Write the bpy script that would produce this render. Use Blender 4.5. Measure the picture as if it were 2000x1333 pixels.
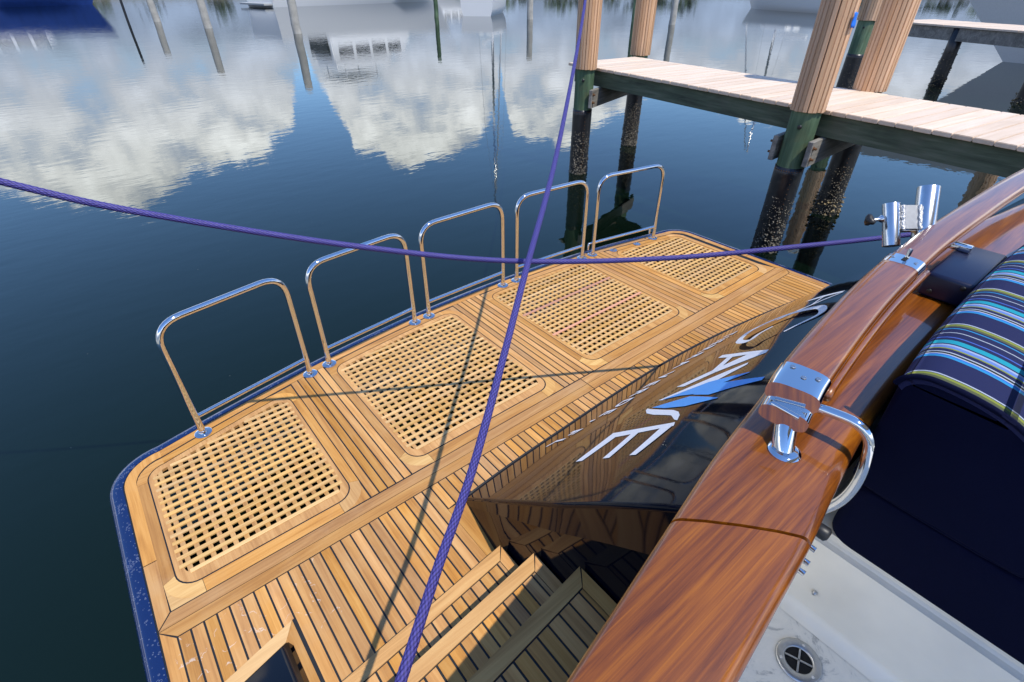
import bpy, bmesh, math, random
from mathutils import Vector, Matrix, noise
from mathutils.geometry import tessellate_polygon
random.seed(7)
D = bpy.data
SC = bpy.context.scene
COL = SC.collection
for o in list(D.objects):
    D.objects.remove(o)
R = math.radians

# ------------------------------------------------------------------ camera
PITCH, YAW = R(35.27), R(39.1)
fwd = Vector((math.sin(YAW)*math.cos(PITCH), math.cos(YAW)*math.cos(PITCH), -math.sin(PITCH)))
rgt = Vector((math.cos(YAW), -math.sin(YAW), 0))
upv = rgt.cross(fwd)
cam = D.objects.new('camera', D.cameras.new('camera'))
COL.objects.link(cam)
m = Matrix((rgt, upv, -fwd)).transposed().to_4x4()
m.translation = (0, 0, 2.0)
cam.matrix_world = m
cam.data.lens = 18.0
cam.data.sensor_width = 36.0
cam.data.clip_start = 0.02
cam.data.clip_end = 5000
SC.camera = cam

# ------------------------------------------------------------------ light and sky
SUN_AZ, SUN_EL = R(176), R(63)          # azimuth clockwise from +Y
sdir = Vector((math.sin(SUN_AZ)*math.cos(SUN_EL), math.cos(SUN_AZ)*math.cos(SUN_EL), math.sin(SUN_EL)))
sl = D.lights.new('sun', 'SUN')
sl.energy = 3.2
sl.angle = R(0.53)
sl.color = (1.0, 0.95, 0.87)
so = D.objects.new('sun', sl)
so.rotation_euler = (-sdir).to_track_quat('-Z', 'Y').to_euler()
so.location = (0, -10, 30)
COL.objects.link(so)

W = D.worlds.new('World')
SC.world = W
W.use_nodes = True
wn, wl = W.node_tree.nodes, W.node_tree.links
wn.clear()


def N(nodes, typ, **kw):
    n = nodes.new(typ)
    for k, v in kw.items():
        setattr(n, k, v)
    return n


def math_node(nodes, links, op, a, b=None, clamp=False, c=None):
    n = nodes.new('ShaderNodeMath')
    n.operation = op
    n.use_clamp = clamp
    for i, v in enumerate((a, b, c)):
        if v is None:
            continue
        if isinstance(v, (int, float)):
            n.inputs[i].default_value = v
        else:
            links.new(v, n.inputs[i])
    return n.outputs[0]


sky = N(wn, 'ShaderNodeTexSky', sky_type='NISHITA')
sky.sun_disc = False
sky.sun_elevation = SUN_EL
sky.sun_rotation = SUN_AZ
sky.altitude = 0
sky.air_density = 1.0
sky.dust_density = 0.0
sky.ozone_density = 3.0
tc = N(wn, 'ShaderNodeTexCoord')
sep = N(wn, 'ShaderNodeSeparateXYZ')
wl.new(tc.outputs['Generated'], sep.inputs[0])
M_ = lambda *a, **k: math_node(wn, wl, *a, **k)
az = M_('ARCTAN2', sep.outputs[0], sep.outputs[1])            # 0 at +Y, clockwise
el = M_('ARCSINE', sep.outputs[2])
# two octaves of billowing noise on the sky dome
mp = N(wn, 'ShaderNodeMapping')
mp.inputs['Scale'].default_value = (1.0, 1.0, 1.7)
wl.new(tc.outputs['Generated'], mp.inputs[0])
nz1 = N(wn, 'ShaderNodeTexNoise')
nz1.inputs['Scale'].default_value = 7.0
nz1.inputs['Detail'].default_value = 11
nz1.inputs['Roughness'].default_value = 0.64
wl.new(mp.outputs[0], nz1.inputs['Vector'])
nz2 = N(wn, 'ShaderNodeTexNoise')
nz2.inputs['Scale'].default_value = 17.0
nz2.inputs['Detail'].default_value = 6
nz2.inputs['Roughness'].default_value = 0.6
wl.new(mp.outputs[0], nz2.inputs['Vector'])
# cloud-top elevation (degrees) as a function of azimuth (degrees)
TOPS = [(-180, 18), (-150, 14), (-120, 19), (-95, 14), (-70, 18), (-45, 14), (-25, 15), (-8, 13.5), (-1, 16), (5, 16.5), (9, 14.2), (14, 13.4),
        (17.2, 12), (18.6, 5.8), (20.9, 6.0), (21.3, 14.2), (28, 15.8), (33, 15), (36.5, 13.8), (36.9, 6.8), (38.7, 7.2), (39.2, 14.6),
        (45, 15), (50, 11), (54, 8.5), (62, 11.5), (70, 8.5), (80, 10), (100, 16), (125, 14), (150, 19), (180, 18)]
ramp = N(wn, 'ShaderNodeValToRGB')
ramp.color_ramp.interpolation = 'LINEAR'
els = ramp.color_ramp.elements
while len(els) > 1:
    els.remove(els[-1])
els[0].position = 0
els[0].color = (TOPS[0][1]/30.,)*3 + (1,)
for a, t in TOPS[1:]:
    e = els.new((a+180)/360.)
    e.color = (t/30.,)*3 + (1,)
azn = M_('MULTIPLY_ADD', az, 1/(2*math.pi), c=0.5)
wl.new(azn, ramp.inputs[0])
top = M_('MULTIPLY', ramp.outputs[0], R(30))
nn = M_('SUBTRACT', nz1.outputs[0], 0.5)
top2 = M_('MULTIPLY_ADD', nn, 0.17, c=top)
diff = M_('SUBTRACT', top2, el)
edge = M_('MULTIPLY', diff, 160.0, clamp=True)
# gaps and thin haze inside the bank
gap = N(wn, 'ShaderNodeMapRange')
gap.inputs[1].default_value = 0.34
gap.inputs[2].default_value = 0.50
gap.inputs[3].default_value = 0.55
gap.inputs[4].default_value = 1.0
wl.new(nz2.outputs[0], gap.inputs[0])
low = N(wn, 'ShaderNodeMapRange')
low.inputs[1].default_value = R(9)
low.inputs[2].default_value = R(4)
wl.new(el, low.inputs[0])
mask = M_('MULTIPLY', edge, M_('MAXIMUM', gap.outputs[0], low.outputs[0]))
up_only = M_('MULTIPLY', M_('ADD', sep.outputs[2], 0.01), 60.0, clamp=True)
mask = M_('MULTIPLY', mask, up_only)
shade = N(wn, 'ShaderNodeMapRange')
shade.inputs[1].default_value = 0.35
shade.inputs[2].default_value = 0.68
shade.inputs[3].default_value = 0.58
shade.inputs[4].default_value = 1.15
wl.new(nz2.outputs[0], shade.inputs[0])
ccol = N(wn, 'ShaderNodeMix', data_type='RGBA', blend_type='MULTIPLY')
ccol.inputs[0].default_value = 1.0
lit = N(wn, 'ShaderNodeValToRGB')
lit.color_ramp.elements[0].color = (1.7, 2.3, 3.4, 1)
lit.color_ramp.elements[1].color = (13.0, 13.1, 13.3, 1)
for p_, c_ in ((.12, (2.3, 2.9, 4.0)), (.24, (5.0, 5.4, 6.2)), (.42, (11.0, 11.2, 11.5))):
    lit.color_ramp.elements.new(p_).color = (*c_, 1)
wl.new(M_('MULTIPLY', el, 1/R(30)), lit.inputs[0])
wl.new(lit.outputs[0], ccol.inputs[6])
wl.new(shade.outputs[0], ccol.inputs[7])
mix = N(wn, 'ShaderNodeMix', data_type='RGBA')
wl.new(mask, mix.inputs[0])
tint = N(wn, 'ShaderNodeMix', data_type='RGBA', blend_type='MULTIPLY')
tint.inputs[0].default_value = 1.0
tint.inputs[7].default_value = (.80, .97, 1.18, 1)
wl.new(sky.outputs[0], tint.inputs[6])
wl.new(tint.outputs[2], mix.inputs[6])
wl.new(ccol.outputs[2], mix.inputs[7])
bg = N(wn, 'ShaderNodeBackground')
bg.inputs[1].default_value = 0.15
wl.new(mix.outputs[2], bg.inputs[0])
wo = N(wn, 'ShaderNodeOutputWorld')
wl.new(bg.outputs[0], wo.inputs[0])

vs = SC.view_settings
vs.view_transform = 'Standard'
vs.look = 'None'
vs.exposure = 0.48
vs.gamma = 1.0
vs.use_curve_mapping = False
SC.cycles.max_bounces = 8
SC.cycles.caustics_reflective = False
SC.cycles.caustics_refractive = False
SC.cycles.use_denoising = True

# ------------------------------------------------------------------ materials
MATS = {}


def new_mat(name):
    mt = D.materials.new(name)
    mt.use_nodes = True
    nt = mt.node_tree
    b = nt.nodes['Principled BSDF']
    MATS[name] = mt
    return mt, nt.nodes, nt.links, b


def plain(name, col, rough=0.5, metal=0.0, coat=0.0, spec=0.5, ior=None, vary=0.0, nscale=20, bump=0.0, bscale=200, coat_rough=0.03, bdetail=3):
    mt, n, l, b = new_mat(name)
    b.inputs['Base Color'].default_value = (*col, 1)
    b.inputs['Roughness'].default_value = rough
    b.inputs['Metallic'].default_value = metal
    b.inputs['Coat Weight'].default_value = coat
    b.inputs['Coat Roughness'].default_value = coat_rough
    b.inputs['Specular IOR Level'].default_value = spec
    if ior:
        b.inputs['IOR'].default_value = ior
    t = n.new('ShaderNodeTexCoord')
    if vary > 0:
        z = N(n, 'ShaderNodeTexNoise')
        z.inputs['Scale'].default_value = nscale
        z.inputs['Detail'].default_value = 6
        l.new(t.outputs['Object'], z.inputs['Vector'])
        r = N(n, 'ShaderNodeMapRange')
        r.inputs[1].default_value = 0.3
        r.inputs[2].default_value = 0.7
        r.inputs[3].default_value = 1 - vary
        r.inputs[4].default_value = 1 + vary
        l.new(z.outputs[0], r.inputs[0])
        mx = N(n, 'ShaderNodeMix', data_type='RGBA', blend_type='MULTIPLY')
        mx.inputs[0].default_value = 1
        mx.inputs[6].default_value = (*col, 1)
        l.new(r.outputs[0], mx.inputs[7])
        l.new(mx.outputs[2], b.inputs['Base Color'])
    if bump > 0:
        z = N(n, 'ShaderNodeTexNoise')
        z.inputs['Scale'].default_value = bscale
        z.inputs['Detail'].default_value = bdetail
        l.new(t.outputs['Object'], z.inputs['Vector'])
        bp = N(n, 'ShaderNodeBump')
        bp.inputs['Strength'].default_value = bump
        bp.inputs['Distance'].default_value = 0.01
        l.new(z.outputs[0], bp.inputs['Height'])
        l.new(bp.outputs[0], b.inputs['Normal'])
    return mt


def wood(name, dark, mid, light, along, rough=0.6, coat=0.0, across_scale=90, along_scale=3.0, obj_var=0.18, bump=0.12, stain=0.0, stain_col=(0.7, 0.6, 0.5), coat_rough=0.04, wav=0.0, spec=0.5):
    """along = 0,1,2: the axis the grain runs along"""
    mt, n, l, b = new_mat(name)
    t = n.new('ShaderNodeTexCoord')
    oi = n.new('ShaderNodeObjectInfo')
    off = N(n, 'ShaderNodeVectorMath', operation='MULTIPLY_ADD')
    cmb = n.new('ShaderNodeCombineXYZ')
    for i in range(3):
        l.new(oi.outputs['Random'], cmb.inputs[i])
    l.new(cmb.outputs[0], off.inputs[0])
    off.inputs[1].default_value = (37.0, 53.0, 71.0)
    l.new(t.outputs['Object'], off.inputs[2])
    sc = [across_scale]*3
    sc[along] = along_scale
    mp = n.new('ShaderNodeMapping')
    mp.inputs['Scale'].default_value = sc
    l.new(off.outputs[0], mp.inputs[0])
    z = N(n, 'ShaderNodeTexNoise')
    z.inputs['Scale'].default_value = 1.0
    z.inputs['Detail'].default_value = 7
    z.inputs['Roughness'].default_value = 0.62
    z.inputs['Distortion'].default_value = 0.35 + wav
    l.new(mp.outputs[0], z.inputs['Vector'])
    # broad figure
    mp2 = n.new('ShaderNodeMapping')
    s2 = [across_scale*0.16]*3
    s2[along] = along_scale*0.5
    mp2.inputs['Scale'].default_value = s2
    l.new(off.outputs[0], mp2.inputs[0])
    z2 = N(n, 'ShaderNodeTexNoise')
    z2.inputs['Scale'].default_value = 1.0
    z2.inputs['Detail'].default_value = 4
    z2.inputs['Distortion'].default_value = 1.2
    l.new(mp2.outputs[0], z2.inputs['Vector'])
    s = math_node(n, l, 'MULTIPLY_ADD', z2.outputs[0], 0.55, c=math_node(n, l, 'MULTIPLY', z.outputs[0], 0.5))
    r = N(n, 'ShaderNodeValToRGB')
    r.color_ramp.elements[0].position = 0.36
    r.color_ramp.elements[0].color = (*dark, 1)
    r.color_ramp.elements[1].position = 0.68
    r.color_ramp.elements[1].color = (*light, 1)
    e = r.color_ramp.elements.new(0.52)
    e.color = (*mid, 1)
    l.new(s, r.inputs[0])
    v = N(n, 'ShaderNodeMapRange')
    v.inputs[3].default_value = 1 - obj_var
    v.inputs[4].default_value = 1 + obj_var
    l.new(oi.outputs['Random'], v.inputs[0])
    mx = N(n, 'ShaderNodeMix', data_type='RGBA', blend_type='MULTIPLY')
    mx.inputs[0].default_value = 1
    l.new(r.outputs[0], mx.inputs[6])
    l.new(v.outputs[0], mx.inputs[7])
    colour = mx.outputs[2]
    if stain > 0:
        z3 = N(n, 'ShaderNodeTexNoise')
        z3.inputs['Scale'].default_value = 3.2
        z3.inputs['Detail'].default_value = 5
        z3.inputs['Roughness'].default_value = 0.65
        l.new(t.outputs['Object'], z3.inputs['Vector'])
        q = N(n, 'ShaderNodeMapRange')
        q.inputs[1].default_value = 0.5
        q.inputs[2].default_value = 0.72
        q.inputs[4].default_value = stain
        l.new(z3.outputs[0], q.inputs[0])
        mx2 = N(n, 'ShaderNodeMix', data_type='RGBA')
        l.new(q.outputs[0], mx2.inputs[0])
        l.new(colour, mx2.inputs[6])
        mx2.inputs[7].default_value = (*stain_col, 1)
        colour = mx2.outputs[2]
    hs = n.new('ShaderNodeHueSaturation')
    rq = math_node(n, l, 'FRACT', math_node(n, l, 'MULTIPLY', oi.outputs['Random'], 7.31))
    l.new(math_node(n, l, 'MULTIPLY_ADD', rq, .12, c=.96), hs.inputs['Saturation'])
    l.new(colour, hs.inputs['Color'])
    colour = hs.outputs[0]
    if name == 'teak_y':           # dried salt left where water ran off the planks
        sx_ = n.new('ShaderNodeSeparateXYZ')
        l.new(t.outputs['Object'], sx_.inputs[0])
        wv_ = N(n, 'ShaderNodeTexNoise')
        wv_.inputs['Scale'].default_value = 7.0
        wv_.inputs['Detail'].default_value = 6
        l.new(t.outputs['Object'], wv_.inputs['Vector'])
        line = math_node(n, l, 'LESS_THAN', math_node(n, l, 'ABSOLUTE', math_node(n, l, 'SUBTRACT', wv_.outputs[0], .53)), .0055)
        brk = N(n, 'ShaderNodeMapRange')
        brk.inputs[1].default_value = .46
        brk.inputs[2].default_value = .60
        bz_ = N(n, 'ShaderNodeTexNoise')
        bz_.inputs['Scale'].default_value = 34
        l.new(t.outputs['Object'], bz_.inputs['Vector'])
        l.new(bz_.outputs[0], brk.inputs[0])
        gx = math_node(n, l, 'LESS_THAN', math_node(n, l, 'ABSOLUTE', math_node(n, l, 'SUBTRACT', sx_.outputs[0], -.14)), .27)
        gy = math_node(n, l, 'LESS_THAN', math_node(n, l, 'ABSOLUTE', math_node(n, l, 'SUBTRACT', sx_.outputs[1], 1.34)), .15)
        fac = math_node(n, l, 'MULTIPLY', math_node(n, l, 'MULTIPLY', line, math_node(n, l, 'MULTIPLY', gx, gy)), math_node(n, l, 'MULTIPLY', brk.outputs[0], .38))
        ms = N(n, 'ShaderNodeMix', data_type='RGBA')
        l.new(fac, ms.inputs[0])
        l.new(colour, ms.inputs[6])
        ms.inputs[7].default_value = (.80, .77, .72, 1)
        colour = ms.outputs[2]
    l.new(colour, b.inputs['Base Color'])
    b.inputs['Roughness'].default_value = rough
    b.inputs['Coat Weight'].default_value = coat
    b.inputs['Coat Roughness'].default_value = coat_rough
    b.inputs['Specular IOR Level'].default_value = spec
    if bump > 0:
        bp = N(n, 'ShaderNodeBump')
        bp.inputs['Strength'].default_value = bump
        bp.inputs['Distance'].default_value = 0.004
        l.new(z.outputs[0], bp.inputs['Height'])
        l.new(bp.outputs[0], b.inputs['Normal'])
    return mt


TK = ((.37, .165, .044), (.52, .255, .074), (.62, .34, .115))
wood('teak_x', *TK, 0, stain=.34, stain_col=(.52, .335, .175))
wood('teak_y', *TK, 1, stain=.34, stain_col=(.52, .335, .175))
wood('teak_pale_x', (.48, .26, .085), (.62, .37, .14), (.70, .46, .19), 0, obj_var=.12)
wood('teak_pale_y', (.42, .21, .065), (.55, .31, .11), (.64, .39, .15), 1, obj_var=.14)
wood('teak_nosing', (.40, .20, .058), (.56, .30, .10), (.64, .38, .14), 0, obj_var=.06)
wood('teak_frame', (.36, .165, .046), (.53, .27, .085), (.62, .35, .125), 1, obj_var=.08)
wood('teak_pink_x', (.50, .22, .12), (.60, .30, .19), (.66, .36, .24), 0, obj_var=.05)
wood('varnish', (.090, .022, .003), (.205, .058, .006), (.33, .108, .010), 0, rough=.34, coat=.85, across_scale=170, along_scale=3.4, obj_var=.1, bump=.02, wav=.6, coat_rough=.02)
wood('dock_board', (.64, .49, .36), (.72, .57, .43), (.77, .63, .50), 0, rough=.6, across_scale=70, along_scale=2.5, obj_var=.10, bump=.05, stain=.3, stain_col=(.52, .43, .34))
wood('wrap_slat', (.54, .32, .18), (.63, .39, .23), (.69, .46, .29), 2, rough=.5, across_scale=60, along_scale=2.0, obj_var=.16, bump=.04)
wood('green_timber', (.035, .045, .03), (.075, .10, .06), (.14, .16, .11), 1, rough=.8, across_scale=40, along_scale=2.5, obj_var=.12, bump=.3, stain=.35, stain_col=(.13, .11, .09))
wood('green_post', (.03, .06, .035), (.075, .13, .07), (.15, .22, .13), 2, rough=.75, across_scale=26, along_scale=2.0, obj_var=.12, bump=.3, stain=.4, stain_col=(.12, .075, .03))
wood('grey_timber', (.11, .10, .085), (.20, .185, .16), (.30, .28, .24), 0, rough=.85, across_scale=45, along_scale=3.0, obj_var=.12, bump=.35)
plain('caulk', (.010, .012, .015), rough=.6)
plain('navy', (.006, .022, .105), rough=.12, coat=.6, vary=.1, nscale=5)
plain('navy_black', (.0022, .0034, .0095), rough=.045, spec=.15, bump=.06, bscale=5, bdetail=0)
plain('black_hole', (.004, .004, .005), rough=.9)
plain('white_gel', (.87, .82, .71), rough=.18, coat=.4, vary=.07, nscale=5)
plain('white_paint', (.78, .78, .76), rough=.3, vary=.03)
plain('grey_hull', (.42, .42, .40), rough=.25, vary=.03)
plain('chrome', (.72, .73, .74), rough=.055, metal=1.0)
plain('aluminium', (.66, .67, .68), rough=.2, metal=1.0, vary=.05, nscale=40)
plain('weld', (.50, .50, .50), rough=.42, metal=1.0, bump=.6, bscale=120)
plain('steel_dull', (.50, .51, .52), rough=.35, metal=1.0, vary=.1, nscale=60)
plain('black_plastic', (.012, .012, .013), rough=.45)
plain('black_sleeve', (.010, .010, .012), rough=.34, vary=.3, nscale=8, bump=.5, bscale=9)
plain('decal_white', (.90, .90, .90), rough=.55, spec=.15)
plain('decal_blue', (.12, .40, .85), rough=.55, spec=.15)
plain('tape_blue', (.01, .17, .75), rough=.55)
plain('barnacle', (.17, .15, .115), rough=.8, vary=.75, nscale=16, bump=.5, bscale=90)
plain('oyster', (.20, .155, .085), rough=.8, vary=.7, nscale=14, bump=.5, bscale=70)
plain('concrete', (.42, .40, .35), rough=.85, vary=.2, nscale=3)
plain('glass_dark', (.01, .014, .016), rough=.08)
plain('blue_canvas', (.012, .05, .24), rough=.6, vary=.15, nscale=2)
plain('rust_bolt', (.16, .075, .03), rough=.7, metal=.4)
plain('navy_cloth', (.0028, .0042, .020), rough=.9, vary=.15, nscale=300, bump=.12, bscale=1400, spec=.08)
plain('navy_box', (.0025, .005, .030), rough=.35)
plain('foliage', (.035, .060, .022), rough=.7, vary=.4, nscale=.6)
plain('seawall', (.24, .22, .19), rough=.9, vary=.2, nscale=.5)
plain('near_black', (.012, .014, .018), rough=.6)  # near-black colour, also used as shade inside the platform's grating holes


def floor_material():
    mt, n, l, b = new_mat('white_floor')
    t = n.new('ShaderNodeTexCoord')
    z = N(n, 'ShaderNodeTexNoise')
    z.inputs['Scale'].default_value = 11
    z.inputs['Detail'].default_value = 8
    z.inputs['Roughness'].default_value = .7
    z.inputs['Distortion'].default_value = 1.6
    l.new(t.outputs['Object'], z.inputs['Vector'])
    r = N(n, 'ShaderNodeValToRGB')
    for i, (p, c) in enumerate(((.36, (.46, .45, .42)), (.60, (.84, .80, .71)))):
        r.color_ramp.elements[i].position = p
        r.color_ramp.elements[i].color = (*c, 1)
    r.color_ramp.elements.new(.44).color = (.78, .75, .67, 1)
    l.new(z.outputs[0], r.inputs[0])
    l.new(r.outputs[0], b.inputs['Base Color'])
    b.inputs['Roughness'].default_value = .35


floor_material()


def water_material():
    mt, n, l, b = new_mat('water')
    b.inputs['Base Color'].default_value = (.0018, .0052, .0030, 1)
    b.inputs['Roughness'].default_value = 0.015
    b.inputs['IOR'].default_value = 1.56
    b.inputs['Specular Tint'].default_value = (.72, .92, .58, 1)
    t = n.new('ShaderNodeTexCoord')
    hs = []
    for sc, amp, st, rot in ((.45, .0050, 1.0, .5), (1.9, .0036, 2.2, -.68), (6.0, .00075, 2.4, -.68)):
        mp = n.new('ShaderNodeMapping')
        mp.inputs['Rotation'].default_value = (0, 0, rot)
        mp.inputs['Scale'].default_value = (sc, sc*st, sc)
        l.new(t.outputs['Object'], mp.inputs[0])
        z = N(n, 'ShaderNodeTexNoise')
        z.inputs['Scale'].default_value = 1.0
        z.inputs['Detail'].default_value = 2.5
        z.inputs['Roughness'].default_value = .5
        l.new(mp.outputs[0], z.inputs['Vector'])
        hs.append(math_node(n, l, 'MULTIPLY', z.outputs[0], amp))
    h = math_node(n, l, 'ADD', math_node(n, l, 'ADD', hs[0], hs[1]), hs[2])
    # calmer under the boat and pier, a light breeze further out
    ge = n.new('ShaderNodeNewGeometry')
    ln = N(n, 'ShaderNodeVectorMath', operation='LENGTH')
    l.new(ge.outputs['Position'], ln.inputs[0])
    br = N(n, 'ShaderNodeMapRange')
    br.inputs[1].default_value = 4
    br.inputs[2].default_value = 45
    br.inputs[3].default_value = .40
    br.inputs[4].default_value = .85
    l.new(ln.outputs['Value'], br.inputs[0])
    h2 = math_node(n, l, 'MULTIPLY', h, br.outputs[0])
    bp = N(n, 'ShaderNodeBump')
    bp.inputs['Strength'].default_value = 1.0
    bp.inputs['Distance'].default_value = 1.0
    l.new(h2, bp.inputs['Height'])
    l.new(bp.outputs[0], b.inputs['Normal'])
    # a few floating specks
    vz = N(n, 'ShaderNodeTexVoronoi')
    vz.inputs['Scale'].default_value = 5.0
    l.new(t.outputs['Object'], vz.inputs['Vector'])
    sp = math_node(n, l, 'LESS_THAN', vz.outputs['Distance'], .020)
    mx = N(n, 'ShaderNodeMix', data_type='RGBA')
    l.new(sp, mx.inputs[0])
    mx.inputs[6].default_value = (.0018, .0052, .0030, 1)
    mx.inputs[7].default_value = (.10, .11, .09, 1)
    l.new(mx.outputs[2], b.inputs['Base Color'])
    return mt


water_material()


def stripe_material():
    mt, n, l, b = new_mat('striped_cloth')
    NAVY = (.010, .014, .062)
    CY, GR, WH, BK = (.02, .22, .44), (.20, .23, .035), (.36, .40, .46), (.02, .022, .02)
    LB, TE, TB, OL = (.11, .19, .46), (.010, .26, .34), (.05, .11, .42), (.08, .09, .04)
    seq = [(0, OL), (.022, GR), (.052, NAVY), (.062, WH), (.075, NAVY), (.355, CY), (.385, (.02, .12, .45)), (.405, WH), (.42, BK), (.447, WH), (.462, NAVY),
           (.515, GR), (.535, LB), (.575, (.28, .34, .48)), (.605, NAVY), (.625, TE), (.695, NAVY), (.745, TB), (.76, NAVY), (.85, WH), (.862, NAVY), (.945, CY), (.958, NAVY), (.985, OL)]
    t = n.new('ShaderNodeTexCoord')
    s = n.new('ShaderNodeSeparateXYZ')
    l.new(t.outputs['Object'], s.inputs[0])
    u = math_node(n, l, 'FRACT', math_node(n, l, 'DIVIDE', math_node(n, l, 'SUBTRACT', s.outputs[0], 1.2335), .274))
    r = N(n, 'ShaderNodeValToRGB')
    r.color_ramp.interpolation = 'CONSTANT'
    es = r.color_ramp.elements
    while len(es) > 1:
        es.remove(es[-1])
    es[0].position, es[0].color = 0, (*seq[0][1], 1)
    for p, c in seq[1:]:
        e = es.new(p)
        e.color = (*c, 1)
    l.new(u, r.inputs[0])
    l.new(r.outputs[0], b.inputs['Base Color'])
    b.inputs['Roughness'].default_value = .85
    b.inputs['Specular IOR Level'].default_value = .25
    wv = N(n, 'ShaderNodeTexNoise')
    wv.inputs['Scale'].default_value = 1200
    l.new(t.outputs['Object'], wv.inputs['Vector'])
    w2 = N(n, 'ShaderNodeTexNoise')
    w2.inputs['Scale'].default_value = 9
    l.new(t.outputs['Object'], w2.inputs['Vector'])
    bp = N(n, 'ShaderNodeBump')
    bp.inputs['Strength'].default_value = .15
    bp.inputs['Distance'].default_value = .003
    l.new(math_node(n, l, 'MULTIPLY_ADD', w2.outputs[0], 3.0, c=wv.outputs[0]), bp.inputs['Height'])
    l.new(bp.outputs[0], b.inputs['Normal'])


stripe_material()


def rope_material():
    mt, n, l, b = new_mat('rope')
    uv = N(n, 'ShaderNodeUVMap', uv_map='UVMap')
    s = n.new('ShaderNodeSeparateXYZ')
    l.new(uv.outputs[0], s.inputs[0])
    # s.x = braid height, s.y = random strand tint (baked from the braid geometry)
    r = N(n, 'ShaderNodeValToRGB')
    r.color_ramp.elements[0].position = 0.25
    r.color_ramp.elements[0].color = (.014, .011, .070, 1)  # shade between the strands, put into the colour
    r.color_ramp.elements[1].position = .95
    r.color_ramp.elements[1].color = (.088, .076, .31, 1)  # lit strand crowns, put into the colour
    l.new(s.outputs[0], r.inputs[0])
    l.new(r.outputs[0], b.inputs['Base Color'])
    b.inputs['Roughness'].default_value = .6
    b.inputs['Specular IOR Level'].default_value = .3


rope_material()

# ------------------------------------------------------------------ mesh helpers


def obj(name, verts, faces, mat, parent=None, smooth=False, loc=None):
    me = D.meshes.new(name)
    me.from_pydata([tuple(v) for v in verts], [], faces)
    if isinstance(mat, str):
        mat = MATS[mat]
    me.materials.append(mat)
    if smooth:
        me.polygons.foreach_set('use_smooth', [True]*len(me.polygons))
    me.update()
    o = D.objects.new(name, me)
    COL.objects.link(o)
    if parent is not None:
        o.parent = parent
    if loc is not None:
        o.location = loc
    return o


def from_bm(name, bm, mat, parent=None, smooth=False, loc=None, angle=None):
    bmesh.ops.recalc_face_normals(bm, faces=bm.faces)
    me = D.meshes.new(name)
    bm.to_mesh(me)
    bm.free()
    me.materials.append(MATS[mat])
    if smooth:
        me.polygons.foreach_set('use_smooth', [True]*len(me.polygons))
        if angle:
            me.set_sharp_from_angle(angle=R(angle))
    o = D.objects.new(name, me)
    COL.objects.link(o)
    if parent is not None:
        o.parent = parent
    if loc is not None:
        o.location = loc
    return o


def empty(name, loc=(0, 0, 0)):
    o = D.objects.new(name, None)
    COL.objects.link(o)
    o.location = loc
    o.empty_display_size = .1
    return o


def tag(o, label=None, cat=None, group=None, kind=None):
    if label:
        o['label'] = label
    if cat:
        o['category'] = cat
    if group:
        o['group'] = group
    if kind:
        o['kind'] = kind
    return o


def prism(poly, z0, z1, bev=.0):
    """poly: list of (x, y) counter-clockwise. returns verts, faces"""
    n = len(poly)
    area = sum(poly[i][0]*poly[(i+1) % n][1]-poly[(i+1) % n][0]*poly[i][1] for i in range(n))
    if area < 0:
        poly = poly[::-1]
    v = [(x, y, z0) for x, y in poly] + [(x, y, z1) for x, y in poly]
    f = [(i, (i+1) % n, n+(i+1) % n, n+i) for i in range(n)]
    tris = tessellate_polygon([[Vector((x, y, 0)) for x, y in poly]])
    for a, b, c in tris:
        pa, pb, pc = poly[a], poly[b], poly[c]
        cr = (pb[0]-pa[0])*(pc[1]-pa[1])-(pc[0]-pa[0])*(pb[1]-pa[1])
        if cr < 0:
            b, c = c, b
        f.append((n+a, n+b, n+c))
        f.append((a, c, b))
    return v, f


def box_bm(bm, x0, x1, y0, y1, z0, z1, mtx=None):
    vs_ = [bm.verts.new(v) for v in [(x0, y0, z0), (x1, y0, z0), (x1, y1, z0), (x0, y1, z0), (x0, y0, z1), (x1, y0, z1), (x1, y1, z1), (x0, y1, z1)]]
    if mtx is not None:
        for v in vs_:
            v.co = mtx @ v.co
    for f in [(0, 3, 2, 1), (4, 5, 6, 7), (0, 1, 5, 4), (1, 2, 6, 5), (2, 3, 7, 6), (3, 0, 4, 7)]:
        bm.faces.new([vs_[i] for i in f])
    return vs_


def rbox(name, x0, x1, y0, y1, z0, z1, mat, parent=None, bev=.004, seg=2, mtx=None):
    bm = bmesh.new()
    box_bm(bm, x0, x1, y0, y1, z0, z1, mtx)
    if bev > 0:
        bmesh.ops.bevel(bm, geom=list(bm.edges), offset=bev, segments=seg, affect='EDGES', profile=.5)
    return from_bm(name, bm, mat, parent, smooth=bev > 0, angle=50)


def frames(pts):
    """parallel transport frames along polyline"""
    out = []
    n = len(pts)
    T = []
    for i in range(n):
        a = pts[max(i-1, 0)]
        b = pts[min(i+1, n-1)]
        T.append((b-a).normalized())
    u = Vector((0, 0, 1))
    if abs(T[0].dot(u)) > .9:
        u = Vector((1, 0, 0))
    u = (u-T[0]*u.dot(T[0])).normalized()
    for i in range(n):
        if i:
            u = (u-T[i]*u.dot(T[i])).normalized()
        out.append((T[i], u, T[i].cross(u)))
    return out


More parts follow.
